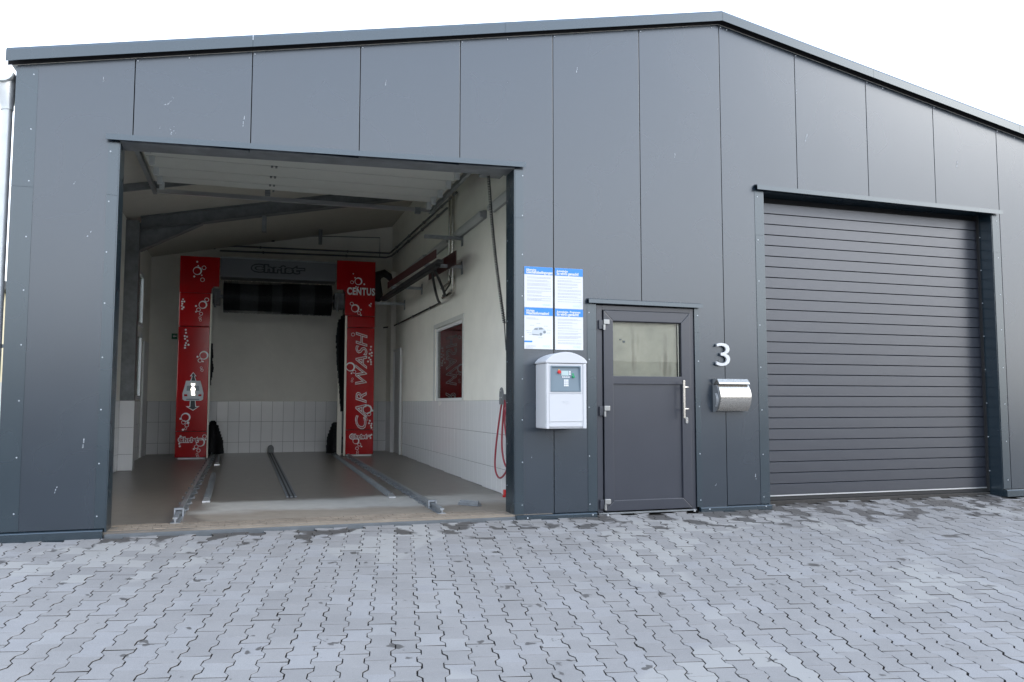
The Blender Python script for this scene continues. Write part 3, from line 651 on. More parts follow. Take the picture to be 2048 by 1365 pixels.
# tiles: dado of three rows (last one cut), grout recessed behind them
TW, TZ = .2165, .4145
ZT = 1.172
def tile_mesh(w_, h_):
    b = MB(); b.box(-w_/2, w_/2, -.008, 0, -h_/2, h_/2, ch=.0018); o = b.build('tile', M_tile, None, org=Vector((0, 0, 0))); me = o.data; bpy.data.objects.remove(o); return me
TM = {}
def dado(parent, p0, dvec, n_, width, zf, nrm_rot, rows=3, gut=True):
    """tiles from p0 along dvec; zf(x,y) floor height"""
    d = Vector(dvec)
    for i in range(n_):
        w_ = min(TW, width-i*TW)
        if w_ < .02: break
        c = Vector((p0[0], p0[1], 0)) + d*(i*TW+w_/2)
        for r_ in range(rows):
            z1 = ZT-r_*TZ; z0 = max(z1-TZ, zf(c.y)+.002)
            if z1-z0 < .02: continue
            h_ = round(z1-z0, 2) if z1-z0 < TZ-.001 else TZ
            kk = (round(w_, 3), h_)
            if kk not in TM: TM[kk] = tile_mesh(w_-.0045, h_-.0045)
            piece(TM[kk], 'tile', (c.x, c.y, z1-h_/2), parent, rot=(random.gauss(0, .0035), 0, nrm_rot+random.gauss(0, .003)))
box('grout_bed', M_grout, bw, XLI, XW, YBK-.006, YBK-.0005, flz(9.9), ZT)
dado(bw, (XLI+.01, YBK-.005), (1, 0, 0), 23, XW-XLI-.02, flz, 0)
MB().box(XW-.006, XW-.0005, .27, 8.45, 0, ZT).build('grout_bed', M_grout, pw)
dado(pw, (XW-.005, 8.42), (0, -1, 0), 40, 8.12, flz, -pi/2)
MB().box(XLI+.0005, XLI+.006, 4.4, 8.8, 0, ZT).build('grout_bed', M_grout, lw)
dado(lw, (XLI+.005, 4.45), (0, 1, 0), 8, 1.70, flz, pi/2)
dado(lw, (XLI+.005, 6.46), (0, 1, 0), 12, 2.3, flz, pi/2)
MB().box(XLI+.007, -.652, 6.168, 6.45, 0, ZT-.02).build('tiled_plinth', M_grout, lw)
dado(lw, (XLI+.01, 6.166), (1, 0, 0), 1, .212, flz, 0)
MB().box(-.652, -.646, 6.168, 6.45, .08, ZT).build('plinth_side', M_tile, lw)
# corner block and white door at the far right
box('corner_block', M_white, pw, 3.87, XW-.008, 9.3, YBK-.016, ZT, 3.9)
MB().box(3.872, XW-.008, 9.302, YBK-.016, .1, ZT).build('block_base', M_tile, pw)
dado(pw, (3.872, 9.300), (1, 0, 0), 1, .10, flz, 0)
rd = MB().box(XW-.035, XW-.002, 8.52, 9.26, .12, 2.19).build('room_door', M_pw, hall, bev=.004)
rd['label'] = 'white door in the far right corner of the wash bay'
MB().box(XW-.06, XW-.0355, 8.46, 8.52, .12, 2.24).box(XW-.06, XW-.0355, 9.24, 9.28, .12, 2.24).box(XW-.06, XW-.0355, 8.52, 9.24, 2.19, 2.24).build('door_casing', M_pw, rd)
ld = MB().box(XLI+.002, XLI+.035, 8.9, 9.6, .125, 2.3).build('room_door', M_pw, hall, bev=.004)
# ---- overhead sectional door (open, lying under the roof)
oh = thing('sectional_door', (1.7, 2, 4.0), 'white sectional overhead door slid open beneath the roof of the wash bay', 'overhead door')
hall_door = oh
ys = [.45, .95, 1.45, 1.9, 2.36, 2.84, 3.26, 3.55]
for i in range(len(ys)-1):
    MB().box(-.17, 3.52, ys[i]+.010, ys[i+1]-.010, 4.0, 4.04).build('door_section', M_sect, oh, bev=.004)
for i in range(1, len(ys)-1): MB().box(-.17, 3.52, ys[i]-.0095, ys[i]+.0095, 4.006, 4.036).build('seam_shade_strip', M_black, oh)  # black strip closes each seam, standing in for the shade of the gap
for i in range(2, len(ys)):
    for x in (-.09, 3.44):
        MB().box(x-.03, x+.03, ys[i]-.035, ys[i]+.035, 3.90, 3.999).build('hinge_bracket', M_zinc, oh, bev=.004)
    for x in (1.25, 1.30): MB().box(x-.012, x+.012, ys[i]-.03, ys[i]+.03, 3.985, 3.999).build('centre_hinge', M_galvd, oh)
for x in (-.235, 3.60):
    MB().box(x-.025, x+.025, .3, 4.2, 3.985, 4.045).build('track', M_galv, oh)
MB().box(-.24, 3.62, 4.10, 4.15, 3.99, 4.045).build('cross_tube', M_alu, oh)
MB().box(3.35, 3.43, 4.095, 4.155, 3.96, 4.05).build('tube_clip', M_galv, oh)
MB().box(1.2, 1.27, 3.95, 4.08, 4.046, 4.25).build('hanger', M_galvd, oh)
MB().box(-.15, 3.5, .30, .44, 3.62, 3.92).build('spring_shaft', M_galvd, oh)
# ------------------------------------------------------------------ gantry
GY = 8.25; zb = .15
gan = thing('car_wash_gantry', (1.6, GY+.5, flz(GY)), 'red car wash gantry with black brushes standing at the back of the open bay', 'car wash')
def gpanel(x0, x1, z0, z1, name='cover_panel', m=M_red, y=GY): return MB().box(x0, x1, y, y+.05, z0+.005, z1-.005, ch=.008).build(name, m, gan)
TLp = MB().prism([(-.195, 3.16), (.355, 3.16), (.355, 3.24), (.395, 3.29), (.49, 3.29), (.49, 3.835), (-.195, 3.835)], 'y', GY, GY+.05).build('cover_panel', M_red, gan, bev=.004)
pL = [gpanel(-.19, .345, a_, c_) for a_, c_ in ((2.535, 3.158), (.62, 2.535), (.15, .62))]
TRp = MB().prism([(2.80, 2.83), (3.375, 2.83), (3.375, 3.90), (2.635, 3.90), (2.635, 3.33), (2.76, 3.33), (2.80, 3.28)], 'y', GY, GY+.05).build('cover_panel', M_red, gan, bev=.004)
pR = [gpanel(2.845, 3.375, a_, c_) for a_, c_ in ((2.18, 2.826), (.62, 2.18), (.15, .62))]
bpy.data.objects.remove(pR[0]); bpy.data.objects.remove(pR[1]); 
pR = [gpanel(2.845, 3.375, 2.60, 2.826), gpanel(2.845, 3.375, .62, 2.60), pR[2]]
# bodies behind the covers
box('column_body', M_galvd, gan, -.17, .335, GY+.055, GY+1.0, .15, 3.80); box('column_body', M_galvd, gan, 2.86, 3.36, GY+.055, GY+1.0, .15, 3.86)
box('side_frame', M_cream, gan, .347, .372, GY-.005, GY+.06, .13, 3.15); box('side_frame', M_cream, gan, 2.808, 2.842, GY-.005, GY+.06, .13, 2.825)
box('inner_guard', M_cream, gan, 2.72, 2.806, GY+.35, GY+.40, .12, 2.1)
box('foot', M_pw, gan, -.14, .33, GY+.012, GY+.9, .118, .145); box('foot', M_pw, gan, 2.87, 3.35, GY+.012, GY+.9, .118, .145)
for x in (.36, 2.83): MB().tube([(x-.02, GY+.1, .155), (x+.03, GY+.1, .155)], .04, 12).build('wheel', M_dark, gan)
beam = box('crossbeam', M_beam, gan, .50, 2.632, GY+.06, GY+.5, 3.49, 3.845, bev=.006)
box('beam_lip', M_galv, gan, .50, 2.632, GY+.05, GY+.08, 3.847, 3.865)
# top brush: bristle bands with ragged ends
BR = .30; BC = (GY+.38, 3.155)
def brush(x0, x1, m, name, seed, rr=BR):
    r_ = random.Random(seed); b = MB(); k = 120; 
    for i in range(k):
        a0 = 2*pi*i/k
        for j in range(int((x1-x0)/.02)):
            x = x0+(j+.5)*(x1-x0)/int((x1-x0)/.02); rad = rr*r_.uniform(.93, 1.04); a = a0+r_.uniform(-.03, .03)
            c, s_ = cos(a), sin(a); wd = .007
            tip = (x+r_.uniform(-.012, .012), BC[0]+c*rad, BC[1]+s_*rad)
            b.add([(x-wd, BC[0]+c*.1, BC[1]+s_*.1), (x+wd, BC[0]+c*.1, BC[1]+s_*.1), (x+wd*.8, tip[1], tip[2]), (x-wd*.8, tip[1]+s_*.004, tip[2])], [(0, 1, 2, 3)])
    b.tube([(x0, BC[0], BC[1]), (x1, BC[0], BC[1])], rr*.86, 24)
    return b.build(name, m, br)
br = MB().tube([(.46, BC[0], BC[1]), (2.70, BC[0], BC[1])], .035, 12).build('top_brush', M_galv, gan)
bx = [(.56, .86, 0), (.86, 1.19, 1), (1.19, 1.44, 0), (1.44, 1.63, 1), (1.63, 1.95, 0), (1.95, 2.24, 1), (2.24, 2.57, 0)]
for i, (a_, c_, t_) in enumerate(bx): brush(a_, c_, M_brushg if t_ else M_brush, 'bristle_band', 20+i)
for x0, x1 in ((.37, .50), (2.62, 2.80)):
    MB().box(x0, x1, GY+.2, GY+.6, 3.0, 3.28).tube([(x0+.02, GY+.18, 3.05), (x1, GY+.18, 3.05)], .03, 8).tube([(x0+.05, GY+.16, 2.92), (x0+.05, GY+.16, 3.2)], .022, 8).build('brush_arm', M_galvd, gan)
# vertical side brushes
def vbrush(x, y, prof, seed, name='side_brush'):
    r_ = random.Random(seed); b = MB()
    b.tube([(x, y, z) for z, q in prof], [q*.8 for z, q in prof], 16)
    for i in range(60):
        a = 2*pi*i/60
        for j in range(len(prof)-1):
            (z0, q0), (z1, q1) = prof[j], prof[j+1]; nn = max(1, int((z1-z0)/.05))
            for k in range(nn):
                t_ = k/nn; z = z0+(z1-z0)*t_; q = (q0+(q1-q0)*t_)*r_.uniform(.9, 1.08); c, s_ = cos(a+r_.uniform(-.05, .05)), sin(a)
                b.add([(x+c*.03, y+s_*.03, z), (x+c*.03, y+s_*.03, z+.06), (x+c*q, y+s_*q, z+.055-.03), (x+c*q, y+s_*q, z-.03)], [(0, 1, 2, 3)])
    return b.build(name, M_brush, gan)
vbrush(.42, GY+.75, [(.20, .20), (.40, .19), (.68, .10), (.80, .03)], 1)
vbrush(2.70, GY+.55, [(.18, .16), (.45, .15), (.70, .07), (.76, .02)], 2)
vbrush(2.86, GY+.35, [(1.0, .08), (1.8, .15), (2.4, .19), (2.75, .15), (2.9, .05)], 3)
vbrush(.20, GY+.60, [(1.2, .12), (1.8, .2), (2.3, .17)], 4)
# cable carrier hump and black motor beside the right column
b = MB(); pts = [(3.42, 8.7, 3.55+.0), (3.50, 8.7, 3.72), (3.62, 8.7, 3.76), (3.72, 8.7, 3.70), (3.76, 8.7, 3.62)]
b.tube(pts, [.10, .09, .08, .07, .04], 10); b.tube([(3.45, 8.7, 3.60), (3.48, 8.72, 3.3), (3.55, 8.74, 3.2)], [.10, .12, .06], 10); b.box(3.385, 3.5, 8.5, 8.9, 3.2, 3.7)
b.build('cable_arm', M_black, gan)
# prints: bubbles
def bubbles(par, lst, m=M_pw):
    b = MB()
    for it in lst:
        if it[0] == 'd': b.disc(it[1], it[2], GY-.0015, it[3], 14, .0015)
        else:
            off = (-it[3]*.10, -it[3]*.06) if len(it) > 4 else (0, 0); b.ring(it[1], it[2], GY-.0015, it[3], it[3]*(.24 if len(it) > 4 else .24), 22, off, .0015)
    o = b.build('bubble_print', m, par); o['kind'] = 'stuff'; return o
def cx(u): return None
def px(u, v):
    d = fw + r2*(u-1024)/FPX + u2*(682.5-v)/FPX; t_ = (GY-CAM.y)/d.y; return CAM.x+d.x*t_, CAM.z+d.z*t_
def bub(par, lst):
    out_ = []
    for (k_, u, v, r_) in lst:
        x, z = px(u, v); R = r_*16.3/FPX
        out_.append(('d', x, z, R) if k_ == 'd' else (('r', x, z, R, 1) if k_ == 'R' else ('r', x, z, R)))
    bubbles(par, out_)
bub(TLp, [('R', 395, 542, 8), ('r', 408, 536, 4), ('r', 405, 560, 4), ('d', 394.5, 524, 1.8), ('d', 396.5, 532, 1.4), ('d', 388.5, 553.5, 1.8), ('d', 403.5, 551, 1.3)])
bub(pL[0], [('R', 406, 610, 7.5), ('r', 413.5, 600, 4), ('r', 397, 620, 3.8), ('r', 402, 628, 3.3), ('d', 392, 612.5, 1.8), ('d', 392, 624, 1.5), ('r', 400, 636, 2.4), ('r', 401, 641, 2.2), ('d', 366, 599, 1.6), ('d', 364, 603.5, 1.7), ('d', 368.5, 603.5, 1.7), ('d', 364.5, 608, 1.7), ('d', 363.5, 612, 1.7), ('d', 367, 615, 1.8), ('d', 364.5, 618.5, 1.7)])
bub(pL[1], [('d', 371.5, 660, 1.7), ('d', 372, 666, 1.7), ('d', 369.5, 672.5, 1.7), ('d', 374, 674, 1.7), ('d', 370, 678, 1.7), ('d', 375, 682, 1.7), ('d', 372, 686.5, 1.7), ('d', 377, 690, 1.9), ('d', 370.5, 691, 1.7), ('d', 370, 696, 1.8), ('R', 408, 711, 8), ('r', 400, 721.5, 3.8), ('d', 395, 714, 1.8), ('d', 406, 723.5, 1.4), ('r', 402.5, 736, 2.2), ('r', 404, 741, 2.4),
            ('R', 371.5, 835, 8.3), ('d', 361, 838, 2), ('r', 367, 845, 3.8), ('d', 376, 846, 2.4), ('r', 373.5, 851, 3.6), ('d', 366, 860, 2), ('r', 371, 858, 2.2)])
bub(pL[2], [('d', 361, 873, 1.8), ('d', 358.6, 878.5, 1.8), ('d', 358.5, 888, 1.8), ('d', 359.5, 893, 1.9), ('R', 401, 885, 8), ('r', 409, 873.5, 3.8), ('d', 411, 879.5, 1.6), ('r', 392.5, 894, 3.8), ('d', 387.5, 898.5, 1.6), ('r', 397, 901.5, 3.4), ('r', 394, 909, 2.2), ('r', 395.5, 913, 2.2)])
bub(TRp, [('R', 717, 563, 7.5), ('r', 704, 565, 3.4), ('d', 706.5, 548, 1.4), ('d', 710, 556, 1.4), ('d', 728.5, 569, 1.7), ('d', 712, 574, 1.3), ('d', 716, 575, 1.2), ('R', 710.5, 617, 8), ('r', 703.5, 608, 3.6), ('r', 718, 626.5, 3.4), ('d', 722, 620, 1.7), ('d', 722, 631, 1.5), ('d', 739, 611, 1.6), ('d', 742, 608, 1.6), ('d', 741, 613, 1.6)])
bub(pR[1], [('r', 706, 669.5, 3.6), ('R', 701, 734, 9), ('r', 708.5, 744, 3.4), ('d', 703, 747, 1.5), ('r', 705, 758, 2), ('r', 704, 763, 2), ('R', 735, 819, 9), ('r', 738, 828.5, 4), ('d', 745, 821.5, 2), ('r', 731, 833.5, 3.2), ('r', 734, 839.5, 2)]
    + [('d', u, v, 1.8) for u, v in ((742, 694), (741, 700), (743.5, 706), (739.5, 708), (743, 712), (738, 716), (741, 720), (736, 723.5), (742, 724.5), (742, 729), (739.5, 842), (738, 847), (743, 848), (742, 852), (743, 856))])
bub(pR[2], [('R', 712, 882, 6.5), ('r', 704, 871, 3.5), ('r', 718.5, 889.5, 3.5), ('r', 714, 897, 3.2), ('d', 723, 893.5, 1.5), ('r', 715, 904, 2.2), ('r', 714.5, 908, 2.2), ('d', 740, 871.5, 1.8), ('d', 743, 870, 1.6), ('d', 741, 876.5, 1.6)])
# lettering on the gantry
def logo(par, x0, x1, z0, z1, y, back, front, bo=.020, fo=.004):
    t_ = (z1-z0); xm = x1-t_*.75; size = t_/.72
    text('logo_fill', 'Christ', size, front, par, (x0, y-.0035, z0), off=fo, ext=.0008, spacing=1.08, fit=(x0, xm, z0, z1))
    text('logo_outline', 'Christ', size, back, par, (x0, y-.0015, z0), off=bo, ext=.0008, spacing=1.08, fit=(x0-bo*1.2, xm+bo*1.2, z0-bo*1.2, z1+bo*1.2))
    zc = z0+t_*.60
    MB().box(xm-t_*.30, x1+bo, y-.0021, y-.0008, zc-t_*.09-bo, zc+t_*.09+bo).build('logo_outline', back, par)
    MB().box(xm-t_*.30, x1, y-.0047, y-.0030, zc-t_*.09, zc+t_*.09).build('logo_fill', front, par)
logo(beam, 1.06, 2.02, 3.615, 3.745, GY+.06, M_pk, M_beam)
logo(pL[2], -.13, .26, .43, .515, GY, M_pw, M_pr, .013, .003)
logo(pR[2], 2.93, 3.31, .455, .535, GY, M_pw, M_pr, .013, .003)
def fitpx(u0, u1, v0, v1): a_ = px(u0, v1); c_ = px(u1, v0); return (a_[0], c_[0], a_[1], c_[1])
text('lettering', 'CENTUS', .155, M_pw, TRp, (2.855, GY-.003, 3.235), off=.006, spacing=1.12, fit=fitpx(694, 750, 577, 590))
text('lettering', 'CAR', .305, M_pw, pR[1], (3.285, GY-.007, .66), rot=(pi/2, -pi/2, 0), shear=.25, outline=.0075, spacing=1.05, fit=fitpx(710, 733.5, 784, 859))
text('lettering', 'WASH', .305, M_pw, pR[1], (3.285, GY-.007, 1.42), rot=(pi/2, -pi/2, 0), shear=.25, outline=.0075, spacing=1.02, fit=fitpx(710, 735, 665, 770))
# car seen from behind with two arrows and lit letters
def pg(par, name, m, pts, y0):
    MB().prism([px(*q) for q in pts], 'y', GY-y0-.001, GY-y0).build(name, m, par)
P1 = pL[1]
pg(P1, 'arrow_print', M_pw, [(380, 764), (384, 753), (380, 753), (386.5, 744.5), (393, 753), (389.5, 753), (393.5, 764)], .001)
pg(P1, 'arrow_print', M_pk, [(382, 764), (385.2, 752), (382.5, 751.5), (386.5, 746.5), (390.5, 751.5), (388.2, 752), (391.5, 764)], .0025)
pg(P1, 'arrow_print', M_pw, [(380, 801), (379, 813), (371, 813), (386, 822), (399, 813), (392, 813), (391, 801)], .001)
pg(P1, 'arrow_print', M_pk, [(381.5, 801), (380.5, 814.5), (376, 814.5), (386, 820), (395, 814.5), (390.5, 814.5), (389.8, 801)], .0025)
M_car = mat('print_light_grey', (.50, .53, .55), rough=.4); M_carg = mat('print_mid_grey', (.20, .23, .25), rough=.4)
pg(P1, 'car_print', M_car, [(372, 762), (401, 762), (404, 774), (407, 787), (406, 799), (402, 802), (369, 802), (365, 799), (365, 787), (369, 774)], .004)
pg(P1, 'car_print', M_carg, [(374, 772), (398, 772), (399, 782), (373, 782)], .0055)
pg(P1, 'car_print', M_red, [(368, 789), (374, 789), (375, 793), (368, 793)], .0055); pg(P1, 'car_print', M_red, [(397, 789), (403, 789), (403, 793), (396, 793)], .0055)
pg(P1, 'car_print', M_carg, [(372, 798), (399, 798), (398, 800.5), (373, 800.5)], .0055)
xx, zz = px(386, 776)
for i, ch in enumerate('VOR'):
    q = px(386, 775+i*7.5); text('lit_letter', ch, .088, M_led, P1, (q[0], GY-.010, q[1]), align='CENTER', off=.006, sx=.95)

# ------------------------------------------------------------------ floor rails and guides
def rail(x, y0, y1, label):
    t_ = thing('gantry_rail', (x, y0, flz(y0)), label, 'rail', 'galvanised rails the gantry runs on')
    prof = [(-.042, 0), (.042, 0), (.042, .008), (.006, .012), (.006, .040), (.020, .044), (.020, .058), (-.020, .058), (-.020, .044), (-.006, .040), (-.006, .012), (-.042, .008)]
    vs = [(x+p_[0], y0, flz(y0)+p_[1]) for p_ in prof] + [(x+p_[0], y1, flz(y1)+p_[1]) for p_ in prof]; k = len(prof)
    MB().add(vs, [tuple(range(k)), tuple(reversed(range(k, 2*k)))] + [(i, k+i, k+(i+1) % k, (i+1) % k) for i in range(k)]).build('rail_profile', M_galv, t_)
    b = MB(); y = y0+.35
    c = MB().box(x-.045, x-.030, y+.1, y+.18, flz(y), flz(y)+.085).box(x+.030, x+.045, y+.1, y+.16, flz(y), flz(y)+.085).box(x-.0295, x+.0295, y+.1, y+.16, flz(y)+.070, flz(y)+.085).build('end_stop', M_galv, t_)
    y += .5
    sgn = 1 if x < 1 else -1
    while y < y1:
        b.box(x-.068, x+.068, y, y+.04, flz(y)+.0085, flz(y)+.018); b.tube([(x+.056, y+.02, flz(y)+.018), (x+.056, y+.02, flz(y)+.032)], .009, 6); b.tube([(x-.056, y+.02, flz(y)+.018), (x-.056, y+.02, flz(y)+.032)], .009, 6)
        y += .5
    o = b.build('clamps', M_galvd, t_); o['kind'] = 'stuff'
rail(.425, .32, 9.6, 'galvanised steel gantry rail on the bay floor running to the left red column')
rail(2.90, .24, 9.6, 'galvanised steel gantry rail on the bay floor running to the right red column')
def guide(x0, y0, x1, y1, label, name='wheel_guide', r_=.04):
    t_ = thing(name, (x0, y0, flz(y0)), label, 'wheel guide', 'rounded wheel guides on the bay floor')
    k = 9; prof = [(r_*cos(pi*i/(k-1)), r_*1.25*sin(pi*i/(k-1))+.002) for i in range(k)]
    vs = [(x0+p_[0], y0, flz(y0)+p_[1]) for p_ in prof] + [(x1+p_[0], y1, flz(y1)+p_[1]) for p_ in prof]
    MB().add(vs, [tuple(range(k)), tuple(reversed(range(k, 2*k)))] + [(i, k+i, k+(i+1) % k, (i+1) % k) for i in range(k)]).build('guide_tube', M_galvd, t_, smooth=True)
    MB().add([(x0-r_, y0-.11, flz(y0-.11)+.001), (x0+r_, y0-.11, flz(y0-.11)+.001), (x0+r_, y0-.11, flz(y0)+.015), (x0-r_, y0-.11, flz(y0)+.015), (x0-r_, y0-.001, flz(y0)), (x0+r_, y0-.001, flz(y0)), (x0+r_*.5, y0-.001, flz(y0)+r_*1.2), (x0-r_*.5, y0-.001, flz(y0)+r_*1.2)],
             [(0, 1, 2, 3), (4, 7, 6, 5), (3, 2, 6, 7), (0, 4, 5, 1), (0, 3, 7, 4), (1, 5, 6, 2)]).build('end_cap', M_alu, t_)
guide(.625, 1.95, .590, 5.0, 'short rounded wheel guide nearest the opening beside the left rail')
guide(.575, 7.0, .52, 9.6, 'far wheel guide beside the foot of the left red column')
guide(2.645, 1.78, 2.70, 9.7, 'long rounded wheel guide beside the right rail')
# drain channel in the middle
dr = thing('drain_channel', (1.54, 2, flz(2)), 'long ribbed steel drain channel down the middle of the bay floor', 'drain')
for dx, m_ in ((-.055, M_galvd), (-.032, M_black), (-.010, M_galvd), (.012, M_black), (.034, M_galvd)):
    MB().add([(1.54+dx, 2.0, flz(2)+.003), (1.54+dx+.02, 2.0, flz(2)+.003), (1.51+dx+.02, 9.5, flz(9.5)+.003), (1.51+dx, 9.5, flz(9.5)+.003), (1.54+dx, 2.0, flz(2)+.02), (1.54+dx+.02, 2.0, flz(2)+.02), (1.51+dx+.02, 9.5, flz(9.5)+.02), (1.51+dx, 9.5, flz(9.5)+.02)],
             [(0, 3, 2, 1), (4, 5, 6, 7), (0, 1, 5, 4), (2, 3, 7, 6), (0, 4, 7, 3), (1, 2, 6, 5)]).build('channel_bar', m_, dr)
k = 12; MB().prism([(1.51+.06*cos(pi*i/(k-1)), flz(9.5)+.10+.07*sin(pi*i/(k-1))) for i in range(k)] + [(1.45, flz(9.5)), (1.57, flz(9.5))], 'y', 9.52, 9.62).build('end_hood', M_galvd, dr)
fb = thing('floor_bracket', (3.33, .8, flz(.8)), 'small loose galvanised channel lying on the floor near the right jamb', 'bracket')
o = MB().add([], []); cth = radians(25)
b = MB(); b.box(-.035, .035, -.14, .14, .002, .008).box(-.030, .030, -.13, .13, .0082, .035).box(-.015, .015, -.12, .12, .0352, .055); o = b.build('channel_piece', M_galv, None, org=Vector((0, 0, 0)), bev=.003); o.parent = fb; fb.rotation_euler = (0, 0, radians(38))

# ------------------------------------------------------------------ wall fittings
for i, (y0, y1, z0, z1, lb) in enumerate(((1.05, 2.05, 3.60, 3.62, 'long wall lamp closest to the opening'), (2.42, 3.86, 3.61, 3.63, 'long wall lamp just behind the hanging spiral cable'), (4.36, 5.76, 3.63, 3.67, 'long wall lamp just beyond the vertical steel pipes'), (6.10, 7.70, 3.66, 3.70, 'long wall lamp closest to the red gantry'))):
    t_ = thing('wall_lamp', (XW, y0, z0), 'grey ' + lb, 'lamp', 'unlit long lamps along the right bay wall')
    MB().box(XW-.05, XW-.001, y0, y1, z0-.045, z0+.06).build('lamp_housing', M_fitg, t_, bev=.006)
    MB().prism([(XW-.051, z0-.05), (XW-.10, z0-.03), (XW-.11, z0+.01), (XW-.10, z0+.045), (XW-.051, z0+.06)], 'y', y0+.02, y1-.02).build('diffuser', M_fit, t_)
    for yy in (y0, y1): MB().box(XW-.09, XW-.0505, yy-.012 if yy == y1 else yy, yy+.0195 if yy == y0 else yy-.0195+.03, z0-.03, z0+.04).build('end_cap', M_fitg, t_)
def pipe(name, pts, r_, m, label, cat='pipe', group=None, clips=0):
    t_ = thing(name, pts[0], label, cat, group); MB().tube(pts, r_, 10).build('tube', m, t_, smooth=True)
    if clips:
        b = MB()
        for i in range(len(pts)-1):
            a_, c_ = Vector(pts[i]), Vector(pts[i+1]); L = (c_-a_).length; nn = int(L/1.2)
            for k_ in range(nn):
                q = a_+(c_-a_)*(k_+.5)/nn; dn = (c_-a_).normalized()*.015; b.tube([q-dn, q+dn], r_*1.6, 8)
        if b.v: b.build('pipe_clips', M_galvd, t_)['kind'] = 'stuff'
    return t_
GP = 'pipes on the bay walls'
pipe('supply_pipe', [(.33, 9.84, 4.27), (.33, 9.84, 4.35), (3.90, 9.84, 4.385), (3.92, 9.7, 4.385), (3.93, 4.2, 4.27), (3.93, 3.9, 4.27)], .018, M_galvd, 'upper of the two grey pipes on the back wall, turning along the right wall', 'pipe', GP, 1)
pipe('supply_pipe', [(.43, 9.85, 4.245), (3.84, 9.84, 4.29), (3.92, 9.6, 4.29), (3.93, 4.5, 4.17)], .018, M_galvd, 'lower of the two grey pipes on the back wall, turning along the right wall', 'pipe', GP, 1)
pipe('riser_pipe', [(3.93, 4.10, 4.45), (3.93, 4.10, 2.86), (3.93, 4.14, 2.80), (3.93, 4.75, 2.79)], .024, M_steel, 'vertical stainless pipe on the right wall nearer the opening', 'pipe', GP)
pipe('riser_pipe', [(3.93, 4.32, 4.40), (3.93, 4.32, 3.02), (3.93, 4.36, 2.97), (3.93, 4.85, 2.95)], .020, M_steel, 'vertical stainless pipe on the right wall beside its taller neighbour', 'pipe', GP)
pipe('conduit', [(3.94, 4.98, 2.74), (3.94, 9.55, 2.76), (3.80, 9.85, 2.76)], .014, M_black, 'thin dark conduit running along the right wall above the window', 'pipe', GP, 1)
pipe('conduit', [(.9, 9.87, 4.62), (3.7, 9.87, 4.72), (3.7, 9.87, 4.28)], .009, M_galvd, 'thin grey conduit high on the back wall above both pipes', 'pipe', GP)
pipe('conduit', [(3.62, 9.87, 3.2), (3.62, 9.87, 2.77)], .012, M_ceil, 'short vertical conduit on the back wall right of the gantry', 'pipe', GP)
# cantilever brackets and the service rail they carry
for (x, y, z, lb) in ((3.55, 3.69, 3.54, 'upper'), (3.56, 3.69, 3.12, 'lower'), (3.565, 6.6, 3.19, 'middle'), (3.5, 8.3, 3.10, 'far')):
    t_ = thing('wall_bracket', (XW, y, z), {'upper': 'empty galvanised wall bracket above the service rail', 'lower': 'galvanised wall bracket at the near end of the service rail', 'middle': 'galvanised wall bracket halfway along the service rail', 'far': 'galvanised wall bracket closest to the gantry under the service rail'}[lb], 'bracket', 'cantilever brackets on the right bay wall')
    b = MB(); b.box(x-.14 if lb != 'upper' else x-.14, XW-.013, y, y+.045, z-.025, z-.019).box(x-.14, XW-.013, y, y+.004, z-.0185, z+.025).box(x-.14, XW-.013, y+.041, y+.045, z-.0185, z+.025); b.build('arm', M_galv, t_)
    MB().box(XW-.012, XW-.001, y-.02, y+.065, z-.11, z+.08).build('wall_plate', M_galv, t_)
sr = thing('service_rail', (3.5, 3.4, 3.1), 'black cable rail with a dull red board hung along the right bay wall', 'cable rail')
def bar(x, y0, z0, y1, z1, w_, h_, name, m):
    MB().add([(x, y0, z0), (x+w_, y0, z0), (x+w_, y0, z0+h_), (x, y0, z0+h_), (x, y1, z1), (x+w_, y1, z1), (x+w_, y1, z1+h_), (x, y1, z1+h_)],
             [(0, 3, 2, 1), (4, 5, 6, 7), (0, 1, 5, 4), (1, 2, 6, 5), (2, 3, 7, 6), (3, 0, 4, 7)]).build(name, m, sr)
bar(3.44, 2.95, 3.03, 8.0, 3.12, .08, .05, 'cable_trough', M_black); bar(3.40, 2.90, 3.085, 6.9, 3.20, .012, .115, 'red_board', M_redd)
bar(3.75, 3.2, 3.06, 5.0, 3.10, .012, .20, 'red_board', M_redd)
b = MB()
for i in range(60): y = 3.1+i*.08; b.box(3.445, 3.515, y, y+.05, 3.0+i*.00143, 3.028+i*.00143)
b.build('chain_links', M_black, sr)['kind'] = 'stuff'
def sag(p0, p1, p2, k=14): return [(1-t)**2*Vector(p0)+2*t*(1-t)*Vector(p1)+t*t*Vector(p2) for t in [i/k for i in range(k+1)]]
for i, (p0, p1, p2, lb) in enumerate((((3.5, 3.6, 3.03), (3.7, 4.2, 2.70), (3.92, 4.95, 2.74), 'lowest black hose looping from the service rail to the wall conduit'), ((3.5, 3.45, 3.03), (3.75, 3.6, 2.62), (3.93, 4.72, 2.82), 'black hose looping from the service rail to the nearer riser pipe'), ((3.9, 4.2, 3.06), (3.92, 4.0, 2.95), (3.92, 4.62, 2.86), 'short black hose between the riser pipes'))):
    pipe('feed_hose', sag(p0, p1, p2), .020 if i < 2 else .012, M_black, lb, 'hose', 'black feed hoses under the service rail')
